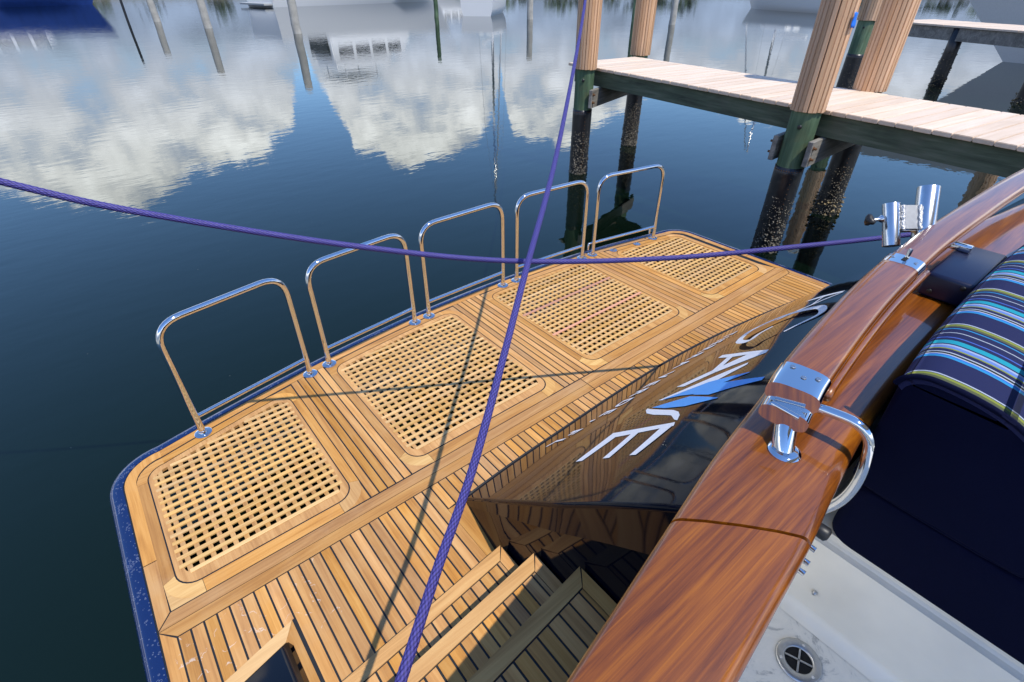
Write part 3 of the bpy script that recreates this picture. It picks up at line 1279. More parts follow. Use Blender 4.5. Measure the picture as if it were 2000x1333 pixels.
# home port, one letter at a time along its gently curved line
TXT = [(2.545, .2925), (2.3443, .308), (2.1722, .303), (1.912, .2913), (1.7034, .2734), (1.5793, .2588), (1.4337, .2287), (1.3475, .1900)]
TXT_ = sorted(TXT)
word = 'TIERRA VERDE, FL'
cu = D.curves.new('port_text', 'FONT')
cu.offset = .035
tmp = D.objects.new('port_text', cu)
COL.objects.link(tmp)
x = 2.53
for ch in word:
    if ch == ' ':
        x -= .045
        continue
    cu.body = ch
    bpy.context.view_layer.update()
    dg = bpy.context.evaluated_depsgraph_get()
    me0 = tmp.evaluated_get(dg).to_mesh()
    vv = [q.co.copy() for q in me0.vertices]
    fcs = [tuple(p.vertices) for p in me0.polygons]
    tmp.evaluated_get(dg).to_mesh_clear()
    wmax = max(q.x for q in vv)
    HH = .072/.7
    outv = []
    for q in vv:
        lx = q.x*HH*1.10
        ly = q.y*.085/.7
        px = x-lx
        s = interp(px, TXT_)-.022+ly/1.5
        outv.append(TS(px, s)+TN(px, s)*.0022)
    o = obj('letter', outv, fcs, 'decal_white', transom)
    x -= wmax*HH*1.10+.026
D.objects.remove(tmp)

# ---- unseen roof added above the frame to shade the cockpit floor
HT = 3.10
vv, fc = prism([(-.45, -2.60), (4.25, -2.60), (4.25, -1.40), (3.6, -1.26), (1.9, -1.18), (.2, -1.26), (-.45, -1.40)], HT, HT+.06)
shade_roof = reparent(obj('shade_roof', vv, fc, 'white_paint'))
for x_ in (-.35, 4.15):
    tube('shade_roof_post', [(x_, -1.9, 1.1), (x_, -1.8, HT+.01)], .035, 'chrome', shade_roof, seg=12)
# ---- stairs up from the platform
for si, (z, y0, y1) in enumerate(((.120, .977, .780), (.312, .776, .570), (.500, .565, .26))):
    xl, xr = -.06, .735
    nose = lambda x: stair_nose(x, y0)
    back = lambda x: stair_nose(x, y1)
    vv, fc = prism([(xl, back(xl)-.02), (xr, back(xr)-.02), (xr, nose(xr)-.006), (xl, nose(xl)-.006)], -.009, z-.004)
    st = reparent(obj('stair_step', vv, fc, 'caulk'))
    plank([(xl, nose(xl)-.048), (xr-.045, nose(xr-.045)-.048), (xr-.003, nose(xr)), (xl, nose(xl))], 'teak_nosing', z=z+.001, parent=st, th=.02)
    plank([(xr-.045, nose(xr)-.055), (xr-.003, nose(xr)-.008), (xr-.003, back(xr)), (xr-.045, back(xr))], 'teak_y', z=z, parent=st)
    x = xl+.002
    while x < xr-.05:
        a, b = x+GAP, min(x+PW-GAP, xr-.048)
        if b-a > .01:
            plank([(a, back(a)), (b, back(b)), (b, nose(b)-.053), (a, nose(a)-.053)], 'teak_y', z=z, parent=st)
        x += PW
# navy landing under the gate
# ---- cap rail (gate section and fixed section) and hand rail
CAPI = [(-.4, -.10), (.0, -.022), (.3, .022), (.465, .042), (.61, .060), (.80, .083), (.925, .104), (1.2, .142), (1.6, .165), (2.2, .165), (2.7, .12), (3.2, .02), (3.9, -.2)]
CAPO = [(-.4, .07), (.0, .150), (.265, .206), (.412, .236), (.642, .283), (.845, .323), (1.05, .353), (1.4, .405), (1.86, .428), (2.2, .432), (2.6, .40), (2.87, .372), (3.07, .340), (3.34, .30), (3.9, .16)]
ZC = 1.15


def sweep_cap(name, t0, t1, n, mat, parent=None, ztop=ZC, th=.055, skew0=.0, skew1=.0):
    # cross-section: (c across 0 outer .. 1 inner, z offset)
    prof = []
    rr = .022
    W_ = .25
    pts = []
    for k in range(6):
        a = math.pi-k/5*math.pi/2
        pts.append((rr+rr*math.cos(a), -rr+rr*math.sin(a)))
    pts += [(W_*.25, .0035), (W_*.5, .005), (W_*.75, .0035)]
    for k in range(7):
        a = math.pi/2-k/6*math.pi/2
        pts.append((W_-rr*1.5+rr*1.5*math.cos(a), -rr*1.5+rr*1.5*math.sin(a)))
    pts += [(W_, -th+.01), (W_-.01, -th), (.01, -th), (0, -th+.01)]
    v, f = [], []
    m_ = len(pts)
    for i in range(n+1):
        t = t0+(t1-t0)*i/n
        sk = skew0+(skew1-skew0)*min(1, i/n*1.0)
        for c, z in pts:
            u = c/W_
            x = t+sk*(u-.0)
            yo, yi = interp(x, CAPO), interp(x, CAPI)
            v.append((x, yo+(yi-yo)*u, ztop+z))
    for i in range(n):
        for k in range(m_):
            a, b = i*m_+k, i*m_+(k+1) % m_
            f.append((a, b, b+m_, a+m_))
    f.append(tuple(range(m_-1, -1, -1)))
    f.append(tuple(range(n*m_, (n+1)*m_)))
    o = obj(name, v, f, mat, parent, smooth=True)
    o.data.set_sharp_from_angle(angle=R(55))
    return o


gate_cap = reparent(sweep_cap('gate_cap', -.38, .619, 24, 'varnish', skew0=.05, skew1=.172))
gate_cap['label'] = 'varnished cap of the transom gate'
cap = reparent(sweep_cap('cap_rail', .627, 3.5, 60, 'varnish', skew0=.172, skew1=.0))
cap['label'] = 'varnished cap rail of the transom'
# bulwark below: navy outside, white inside
v, f = [], []
for i in range(41):
    x = -.38+3.9*i/40
    yo, yi = interp(x, CAPO)-.045, interp(x, CAPI)+.035
    v += [(x, yo, .30), (x, yo, 1.10), (x, yi, 1.10), (x, yi+.005, .30)]
fo = []
for i in range(40):
    a, b = i*4, (i+1)*4
    f += [(a+2, b+2, b+3, a+3)]
    fo += [(a, b, b+1, a+1)]
reparent(obj('bulwark_lining', v, f, 'white_gel', smooth=True))
reparent(obj('bulwark_outside', v, fo, 'navy_black', smooth=True))

# hand rail standing above the cap
HRC = [(.93, .250), (1.06, .277), (1.37, .315), (1.62, .337), (1.863, .349), (2.17, .356), (2.685, .347), (3.0, .338), (3.37, .318), (3.9, .26)]
ZH = 1.295


def sweep_oval(name, x0, x1, n, mat, w, h, zc, parent=None, dz=None, grow=0.0):
    v, f = [], []
    m_ = 22
    for i in range(n+1):
        x = x0+(x1-x0)*i/n
        y = interp(x, HRC)
        y2 = interp(x+.01, HRC)
        t = Vector((.01, y2-y, 0)).normalized()
        nrm = Vector((-t.y, t.x, 0))
        for k in range(m_):
            a = 2*math.pi*k/m_
            ca, sa = math.cos(a), math.sin(a)
            p = 2.0/3.2
            cx = math.copysign(abs(ca)**p, ca)*(w/2+grow)
            cz = math.copysign(abs(sa)**p, sa)*(h/2+grow)
            v.append(Vector((x, y, zc+(dz(x) if dz else 0)))+nrm*cx+Vector((0, 0, cz)))
    for i in range(n):
        for k in range(m_):
            a, b = i*m_+k, i*m_+(k+1) % m_
            f.append((a, b, b+m_, a+m_))
    f.append(tuple(range(m_-1, -1, -1)))
    f.append(tuple(range(n*m_, (n+1)*m_)))
    o = obj(name, v, f, mat, parent, smooth=True)
    o.data.set_sharp_from_angle(angle=R(60))
    return o


hr = reparent(sweep_oval('hand_rail', 1.07, 1.80, 26, 'varnish', .104, .048, ZH-.025))
hr['label'] = 'varnished hinged section of the raised hand rail'
sweep_oval('end_sleeve', .982, 1.072, 6, 'chrome', .104, .048, ZH-.025, hr, grow=.0022)
sweep_oval('joint_sleeve', 1.798, 1.872, 5, 'chrome', .104, .048, ZH-.025, hr, grow=.0028)
hr2 = reparent(sweep_oval('hand_rail', 1.876, 3.85, 44, 'varnish', .100, .046, ZH-.027))
hr2['label'] = 'varnished curved section of the raised hand rail towards the pier'
# moulding running under the hinged section
v_, f_ = tube_data([(x, interp(x, HRC)-.055, ZH-.052) for x in [1.08+.04*i for i in range(22)]], .012, 10)
mld = obj('under_moulding', v_, f_, 'varnish', hr, smooth=True)
lo_ = reparent(sweep_oval('rail_bracket', .965, 1.05, 6, 'chrome', .100, .045, ZH-.0715))
tube('hinge_pin', [(.966, interp(.97, HRC)-.030, ZH-.0505), (.966, interp(.97, HRC)+.030, ZH-.0505)], .0058, 'chrome', lo_, seg=10)
tube('stanchion', [(.952, .226, ZC-.01), (.962, .238, ZC+.02), (.985, .252, ZH-.10)], .0235, 'chrome', lo_, seg=20)
lathe('stanchion_base', [(.034, 0), (.034, .003), (.030, .007), (.025, .009)], 'chrome', lo_, seg=24, mtx=Matrix.Translation((.952, .226, ZC+.0045)))
for dx, dy in ((1.050, .026), (1.030, -.004), (1.050, -.030)):
    yy = interp(dx, HRC)+dy
    lathe('screw', [(.0062, 0), (.0055, .0004), (.0025, .0001)], 'steel_dull', hr, seg=10, mtx=Matrix.Translation((dx, yy, ZH+.0022)))
for dy in (.032, -.032):
    lathe('screw', [(.0058, 0), (.005, .0004), (.0025, .0001)], 'steel_dull', hr, seg=10, mtx=Matrix.Translation((1.835, interp(1.835, HRC)+dy, ZH+.0022)))
yy = interp(1.846, HRC)
rbox('latch_slot', 1.825, 1.862, yy-.006, yy+.006, ZH+.0005, ZH+.0030, 'black_hole', hr, bev=0)
tube('latch_pin', [(1.856, yy, ZH), (1.858, yy, ZH+.026), (1.859, yy, ZH+.030)], .0065, 'chrome', hr, seg=10)
# bent grab rail inboard of the stanchion
gpts = fillet([(1.02, .255, 1.215), (1.05, .235, 1.228), (1.07, .118, 1.234), (1.07, .092, 1.10), (1.08, .105, .99), (1.09, .150, .90)], .075, 7)
reparent(tube('grab_rail', gpts, .0115, 'chrome', seg=14))
# support box and bracket under the curved rail
sb = reparent(rbox('rail_support_box', 1.95, 2.30, .165, .300, ZC+.006, ZC+.088, 'navy_box', bev=.012, seg=3))
for x_, y_, z_ in ((1.9485, .195, ZC+.07), (1.9485, .27, ZC+.03)):
    lathe('screw', [(.008, 0), (.007, .003), (.003, .004)], 'black_plastic', sb, seg=10, mtx=Matrix.Translation((x_, y_, z_)) @ Matrix.Rotation(-math.pi/2, 4, 'Y'))
rbox('bracket', 2.20, 2.235, .255, .335, ZC+.089, ZC+.110, 'chrome', sb, bev=.003)
rbox('bracket', 2.21, 2.225, .27, .33, ZC+.110, ZH-.045, 'chrome', sb, bev=.003)

# ---- cockpit
floor_pts = [(-.6, -2.2), (1.213, -2.2), (1.213, .165), (.9, .14), (.4, .065), (-.6, -.11)]
vv, fc = prism(floor_pts, .30, .40)
cockpit = reparent(obj('cockpit_floor', vv, fc, 'white_floor'))
bm = bmesh.new()
box_bm(bm, 1.21, 3.6, -2.2, .18, .30, .73)
bmesh.ops.bevel(bm, geom=[e for e in bm.edges if all(q.co.z > .7 for q in e.verts)], offset=.028, segments=5, affect='EDGES')
reparent(from_bm('seat_base', bm, 'white_gel', smooth=True, angle=40))
# cove where the floor meets the seat base and the bulwark
cv = []
cf = []
NCV = 6
path = [(1.2115, -2.2)]+[(1.2115, -2.2+2.35*i/12) for i in range(1, 13)]
for (x_, y_) in path:
    for k in range(NCV+1):
        a = k/NCV*math.pi/2
        cv.append((x_-.045+.045*math.sin(a), y_, .4015+.045-.045*math.cos(a)))
for i in range(len(path)-1):
    for k in range(NCV):
        a = i*(NCV+1)+k
        cf.append((a, a+1, a+NCV+2, a+NCV+1))
obj('cove', cv, cf, 'white_gel', cockpit, smooth=True)
# floor drain
dr = reparent(empty('floor_drain', (0, 0, 0)))
dr.matrix_parent_inverse = Matrix.Translation(-YL)
DX, DY, DZ = 1.062, .002, .4012
T_ = Matrix.Translation((DX, DY, DZ))
seg = 36
v, f = [], []
for r_, z_ in ((.062, 0), (.061, .004), (.058, .0048), (.040, .0048), (.037, .003), (.036, -.0008)):
    for k in range(seg):
        a = 2*math.pi*k/seg
        v.append((DX+r_*math.cos(a), DY+r_*math.sin(a), DZ+z_))
for i in range(5):
    for k in range(seg):
        a, b = i*seg+k, i*seg+(k+1) % seg
        f.append((a, b, b+seg, a+seg))
d1 = obj('drain_flange', v, f, 'steel_dull', dr, smooth=True)
lathe('drain_hole', [(.0365, 0), (.0365, .0006)], 'black_hole', dr, seg=30, mtx=T_)
for ang in (.35, .35+math.pi/2):
    mt = T_ @ Matrix.Rotation(ang, 4, 'Z')
    bm = bmesh.new()
    box_bm(bm, -.0365, .0365, -.0025, .0025, .0012, .0042, mt)
    from_bm('drain_bar', bm, 'steel_dull', dr)
for ang in (2.3, .2, 4.4):
    lathe('screw', [(.0045, 0), (.004, .001)], 'chrome', dr, seg=8, mtx=T_ @ Matrix.Translation((.049*math.cos(ang), .049*math.sin(ang), .0049)))
# gate hardware
for i, (x_, z_) in enumerate(((.865, 1.045), (.838, 1.03), (.81, 1.03))):
    y_ = interp(x_, CAPI)+.036
    reparent(tube('hinge_bolt', [(x_, y_, z_), (x_, y_-.050, z_)], .0062, 'chrome', seg=10))
reparent(tube('gate_knob', [(.925, .140, 1.04), (.925, .100, 1.04), (.925, .082, 1.04), (.925, .077, 1.04)], [.009, .016, .016, .010], 'black_plastic', seg=14))
reparent(tube('wall_stud', [(1.212, .062, .515), (1.203, .062, .515), (1.197, .062, .515)], [.006, .0075, .004], 'steel_dull', seg=8))
reparent(rbox('latch_plate', .62, .70, interp(.66, CAPI)+.030, interp(.66, CAPI)+.036, .80, .86, 'black_plastic', bev=.002))


# ---- cushions (rest on the seat base: things of their own)
def cushion(name, prof, x0, x1, mat, yshift=lambda x: 0, n=30, end_r=.03):
    """sweep a y-z profile along x, with rounded ends"""
    v, f = [], []
    m_ = len(prof)
    cy = sum(p[0] for p in prof)/m_
    cz = sum(p[1] for p in prof)/m_
    xs = []
    for k in range(6):
        a = k/5*math.pi/2
        xs.append((x0+end_r*(1-math.sin(a)), end_r*(1-math.cos(a))))
    xs = xs[::-1]
    xs = [(x0+end_r*(1-math.cos(k/5*math.pi/2)), end_r*(1-math.sin(k/5*math.pi/2))) for k in range(6)]
    xs += [(x0+end_r+(x1-x0-end_r)*i/n, 0) for i in range(1, n+1)]
    for x, ins in xs:
        for y, z in prof:
            d = Vector((y-cy, z-cz))
            L = d.length
            q = d*(max(L-ins, .0)/L)
            v.append((x, cy+q.x+yshift(x), cz+q.y))
    for i in range(len(xs)-1):
        for k in range(m_):
            a, b = i*m_+k, i*m_+(k+1) % m_
            f.append((a, a+m_, b+m_, b))
    f.append(tuple(range(m_)))
    f.append(tuple(range((len(xs)-1)*m_, len(xs)*m_))[::-1])
    o = obj(name, v, f, mat, None, smooth=True)
    return o


def rounded(pts, r, n=5):
    P = [Vector((*p, 0)) for p in pts]
    out = []
    N_ = len(P)
    for i in range(N_):
        a, b, c = P[i-1], P[i], P[(i+1) % N_]
        rr = r[i] if isinstance(r, list) else r
        p, q = b+(a-b).normalized()*rr, b+(c-b).normalized()*rr
        for k in range(n+1):
            t = k/n
            w = p*(1-t)**2+b*2*t*(1-t)+q*t*t
            out.append((w.x, w.y))
    return out


shift = lambda x: interp(x, CAPI)-interp(1.2, CAPI)-.004
seat = cushion('seat_cushion', rounded([(.118, .733), (.118, .948), (-.95, .948), (-.95, .733)], .045), 1.222, 3.4, 'navy_cloth', shift, end_r=.03)
tag(seat, 'plain navy seat cushion lying on the white seat base', 'cushion')
back_prof = rounded([(.132, .953), (.138, 1.275), (.105, 1.306), (.0, 1.306), (-.10, 1.275), (-.225, 1.16), (-.235, .953)], [.03, .02, .03, .06, .07, .05, .04])
back = empty('backrest_cushion', (1.22, 0, .95))
tag(back, 'thick navy backrest cushion with blue, teal and green striped top', 'cushion')
BL = Matrix.Translation(-Vector(back.location))
b1 = cushion('cushion_body', back_prof, 1.2165, 3.35, 'navy_cloth', shift, end_r=.016)
b1.parent = back
b1.matrix_parent_inverse = BL
# striped cover over the top, a few millimetres proud
n0, n1 = 6, 36
tp = back_prof[n0+1:n1]
v, f = [], []
rim = [(1.2165, -.012), (1.2140, -.004), (1.2135, .001), (1.2155, .004)]
xs = rim+[(1.222+i*.05, .004) for i in range(43)]
for i, (x, g) in enumerate(xs):
    for y, z in tp:
        cy, cz = -.04, 1.10
        d = Vector((y-cy, z-cz)).normalized()
        v.append((x, y+d.x*g+shift(x), z+d.y*g))
m_ = len(tp)
for i in range(len(xs)-1):
    for k in range(m_-1):
        a = i*m_+k
        f.append((a, a+m_, a+m_+1, a+1))
b2 = obj('striped_cover', v, f, 'striped_cloth', None, smooth=True)
b2.parent = back
b2.matrix_parent_inverse = BL
# piping along the end seams
pip = [(1.2125, y+((y+.04)*.035)+shift(1.22), z+(z-1.10)*.03) for y, z in tp]
b3 = tube('piping', pip, .0065, 'navy_cloth', None, seg=8)
b3.parent = back
b3.matrix_parent_inverse = BL
low = [(1.224, y+shift(1.22), z) for y, z in ((.11, .962), (.05, .957), (-.05, .955), (-.15, .955), (-.215, .96), (-.232, .99), (-.232, 1.06))]
b4 = tube('piping', low, .005, 'navy_cloth', None, seg=8)
b4.parent = back
b4.matrix_parent_inverse = BL

# ---- rod holder clamped outboard of the rail
rh = empty('rod_holder', (2.2, .47, 1.2))
tag(rh, 'polished aluminium twin tube rod holder with black knob behind the varnished rail', 'rod holder')
RL = Matrix.Translation(-Vector(rh.location))


def rp(o):
    o.parent = rh
    o.matrix_parent_inverse = RL
    return o


def open_tube(name, a, b, r, mat):
    a, b = Vector(a), Vector(b)
    d = (b-a).normalized()
    pts = [a, b-d*.001, b, b, b-d*.05]
    return rp(tube(name, pts, [r, r, r*.985, r*.86, r*.84], mat, seg=26))


open_tube('holder_tube', (2.140, .462, 1.212), (2.196, .530, 1.336), .0272, 'aluminium')
open_tube('holder_tube', (2.240, .405, 1.236), (2.320, .470, 1.386), .0345, 'aluminium')
bm = bmesh.new()
za = Vector((.044, .054, .098)).normalized()
xa_ = Vector((.112, -.060, .035))
xa_ = (xa_-za*xa_.dot(za)).normalized()
ya_ = za.cross(xa_)
mt = Matrix(((xa_.x, ya_.x, za.x, 2.222), (xa_.y, ya_.y, za.y, .470), (xa_.z, ya_.z, za.z, 1.292), (0, 0, 0, 1)))
box_bm(bm, -.052, .040, -.020, .020, -.046, .046, mt)
bmesh.ops.bevel(bm, geom=list(bm.edges), offset=.006, segments=3, affect='EDGES')
rp(from_bm('clamp_block', bm, 'steel_dull', smooth=True, angle=40))
for xo_ in (-.030, .030):
    rp(tube('weld_bead', [mt @ Vector((xo_+.002*math.sin(i*2.1), -.021, -.044+.0088*i)) for i in range(11)], [.006+.0016*(i % 2) for i in range(11)], 'weld', seg=10))
kd = Vector((-.105, .065, -.012)).normalized()
kp = Vector((2.150, .528, 1.292))
rp(tube('knob_shaft', [kp, kp+kd*.012, kp+kd*.036], [.014, .007, .006], 'aluminium', seg=12))
bm = bmesh.new()
bmesh.ops.create_icosphere(bm, subdivisions=2, radius=.02)
for q in bm.verts:
    a = math.atan2(q.co.y, q.co.x)
    k = 1+.28*math.cos(3*a)
    q.co = Vector((q.co.x*k, q.co.y*k, q.co.z*.75))
mt = Matrix.Translation(kp+kd*.045) @ kd.to_track_quat('Z', 'Y').to_matrix().to_4x4()
bmesh.ops.transform(bm, matrix=mt, verts=bm.verts)
rp(from_bm('knob', bm, 'black_plastic', smooth=True, angle=60))


# ------------------------------------------------------------------ mooring ropes
def rope(name, ctrl, r, label, step=.0030, seg=42):
    P = [Vector(p) for p in ctrl]
    P = [P[0]*2-P[1]]+P+[P[-1]*2-P[-2]]
    dense = []
    for i in range(1, len(P)-2):
        for k in range(40):
            t = k/40
            a, b, c, d = P[i-1:i+3]
            dense.append(.5*((2*b)+(c-a)*t+(2*a-5*b+4*c-d)*t*t+(3*b-a-3*c+d)*t**3))
    dense.append(P[-2])
    # resample evenly
    pts = [dense[0]]
    acc = 0
    for a, b in zip(dense, dense[1:]):
        L = (b-a).length
        while acc+L >= step:
            t = (step-acc)/L
            a = a+(b-a)*t
            pts.append(a)
            L = (b-a).length
            acc = 0
        acc += L
    fr = frames(pts)
    v, f, uvs = [], [], []
    K = 8                     # strand pairs around
    for i, (p, (t, u, w)) in enumerate(zip(pts, fr)):
        s = i*step
        for k in range(seg):
            a = 2*math.pi*k/seg
            # braided cover: two opposed helices, over-under
            h1 = (a*K/(2*math.pi)+s/.0175)
            h2 = (a*K/(2*math.pi)-s/.0175)
            c1 = abs(math.sin(math.pi*h1))
            c2 = abs(math.sin(math.pi*h2))
            over = math.floor(h1)+math.floor(h2)
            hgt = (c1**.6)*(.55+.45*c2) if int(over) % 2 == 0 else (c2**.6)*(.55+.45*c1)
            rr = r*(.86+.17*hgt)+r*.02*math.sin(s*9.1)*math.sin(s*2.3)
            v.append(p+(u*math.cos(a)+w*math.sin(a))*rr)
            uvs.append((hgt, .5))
    for i in range(len(pts)-1):
        for k in range(seg):
            a, b = i*seg+k, i*seg+(k+1) % seg
            f.append((a, b, b+seg, a+seg))
    f.append(tuple(range(seg-1, -1, -1)))
    f.append(tuple(range((len(pts)-1)*seg, len(pts)*seg)))
    o = obj(name, v, f, 'rope', None, smooth=True)
    ul = o.data.uv_layers.new(name='UVMap')
    li = [0]*len(o.data.loops)
    o.data.loops.foreach_get('vertex_index', li)
    fl = []
    for q in li:
        fl += uvs[q]
    ul.data.foreach_set('uv', fl)
    tag(o, label, 'rope')
    return o


rope('mooring_rope', [(-.02, .36, .905), (.136, .485, .922), (.272, .595, .938), (.489, .760, .968), (.792, 1.012, 1.045), (1.101, 1.267, 1.150), (1.706, 1.775, 1.313), (2.77, 2.734, 1.582), (3.543, 3.437, 1.83), (4.5, 4.32, 2.20), (5.62, 5.36, 2.72)], .0115,
     'purple braided mooring rope running steeply in front of the other rope up to the pier')
rope('mooring_rope', [(-1.611, 2.782, 2.313), (-0.923, 2.510, 1.839), (-0.235, 2.238, 1.485), (0.109, 2.102, 1.333), (0.707, 1.833, 1.136), (1.265, 1.557, 1.005), (1.879, 1.204, 0.962), (2.503, 0.810, 0.990), (2.892, 0.559, 1.019), (3.087, 0.434, 1.033)], .0115,
     'purple braided mooring rope sagging across the picture below the steep rope')

# ------------------------------------------------------------------ pier beside the yacht
U = Vector((.119, .9929, 0)).normalized()      # along the pier (aft)
Vv = Vector((U.y, -U.x, 0))                     # across, away from the yacht
E0 = Vector((5.262, 0, 0))                      # near edge at y=0
PZ = 1.0
pier = empty('finger_pier', (6.0, 2.0, PZ))
tag(pier, 'finger pier beside the yacht with tan composite boards on green timber', 'pier')
PIM = Matrix.Translation(-Vector(pier.location))
PM = Matrix(((Vv.x, U.x, 0, E0.x), (Vv.y, U.y, 0, E0.y), (0, 0, 1, 0), (0, 0, 0, 1)))   # local x across, y along


def pp(o, par=pier):
    o.parent = par
    o.matrix_parent_inverse = Matrix.Translation(-Vector(par.location))
    return o


WID = 1.31
LEN = 6.10
bm = bmesh.new()
box_bm(bm, 0, WID, 0, .1365, PZ-.036, PZ)
bmesh.ops.bevel(bm, geom=[e for e in bm.edges if abs(e.verts[0].co.x-e.verts[1].co.x) > .5 or abs(e.verts[0].co.z-e.verts[1].co.z) < .001], offset=.005, segments=2, affect='EDGES')
bd0 = from_bm('deck_board', bm, 'dock_board', smooth=True, angle=40)
y = LEN-.14
first = True
while y > -2.6:
    if first:
        o = bd0
        first = False
    else:
        o = D.objects.new('deck_board', bd0.data)
        COL.objects.link(o)
    o.parent = pier
    o.matrix_parent_inverse = PIM
    o.matrix_basis = PM @ Matrix.Translation((random.uniform(-.004, .004), y, random.uniform(-.0015, .0015)))
    y -= .1425
for xo in (.035, WID-.085):
    bm = bmesh.new()
    box_bm(bm, 0, .048, -2.5, LEN-.12, PZ-.235, PZ-.038)
    o = from_bm('stringer', bm, 'green_timber')
    o.parent = pier
    o.matrix_parent_inverse = PIM
    o.matrix_basis = PM @ Matrix.Translation((xo, 0, 0))


def loc2(v3):
    d = Vector(v3)-E0
    return d.dot(Vv), d.dot(U)


PILES = [('p1', (5.74, 5.47)), ('p2', (7.56, 6.02)), ('p3', (5.395, 2.26)), ('p4', (6.99, 2.34))]
# cross braces bolted to the piles
for (a, b, side) in ((0, 1, -1), (2, 3, -1), (2, 3, 1)):
    pa, pb = Vector((*PILES[a][1], 0)), Vector((*PILES[b][1], 0))
    d = (pb-pa).normalized()
    nrm = Vector((-d.y, d.x, 0))
    o0 = pa+nrm*side*.165*(1 if nrm.y > 0 else 1)
    mt = Matrix(((d.x, nrm.x, 0, o0.x), (d.y, nrm.y, 0, o0.y), (0, 0, 1, 0), (0, 0, 0, 1)))
    bm = bmesh.new()
    box_bm(bm, -.12, (pb-pa).length+.12, -.024, .024, PZ-.47, PZ-.24)
    bmesh.ops.bevel(bm, geom=list(bm.edges), offset=.004, segments=1, affect='EDGES')
    o = from_bm('cross_brace', bm, 'grey_timber')
    o.parent = pier
    o.matrix_parent_inverse = PIM
    o.matrix_basis = mt
    for zz in (PZ-.30, PZ-.40):
        q = lathe('bolt', [(.020, 0), (.020, .006), (.012, .007), (.011, .03), (.005, .032)], 'rust_bolt', pier, seg=8, mtx=Matrix.Translation(o0+d*-.085+Vector((0, 0, zz))+nrm*side*.024) @ (nrm*side).to_track_quat('Z', 'Y').to_matrix().to_4x4())
        q.matrix_parent_inverse = PIM


def barnacles(name, cx, cy, rad, z0, z1, n, mat, seed, big=1.0, focus=None):
    rnd = random.Random(seed)
    bm = bmesh.new()
    for i in range(n):
        z = z0+(z1-z0)*rnd.random()**1.5
        if focus is not None and rnd.random() < .75:
            a = focus+rnd.gauss(0, .7)
        else:
            a = rnd.uniform(0, 2*math.pi)
        s = rnd.uniform(.0035, .0115)*big*(1.2-.5*(z-z0)/(z1-z0))
        c = Vector((cx+math.cos(a)*(rad+s*.2), cy+math.sin(a)*(rad+s*.2), z))
        rot = Matrix.Rotation(rnd.uniform(0, 6.28), 4, 'Z') @ Matrix.Rotation(rnd.uniform(0, 3.1), 4, 'X')
        res = bmesh.ops.create_icosphere(bm, subdivisions=1, radius=s, matrix=Matrix.Translation(c) @ rot @ Matrix.Diagonal((1, rnd.uniform(.45, 1), rnd.uniform(.4, .9), 1)))
        for q in res['verts']:
            q.co += Vector((rnd.uniform(-1, 1), rnd.uniform(-1, 1), rnd.uniform(-1, 1)))*s*.28
    return from_bm(name, bm, mat)


wrap_mesh = {}


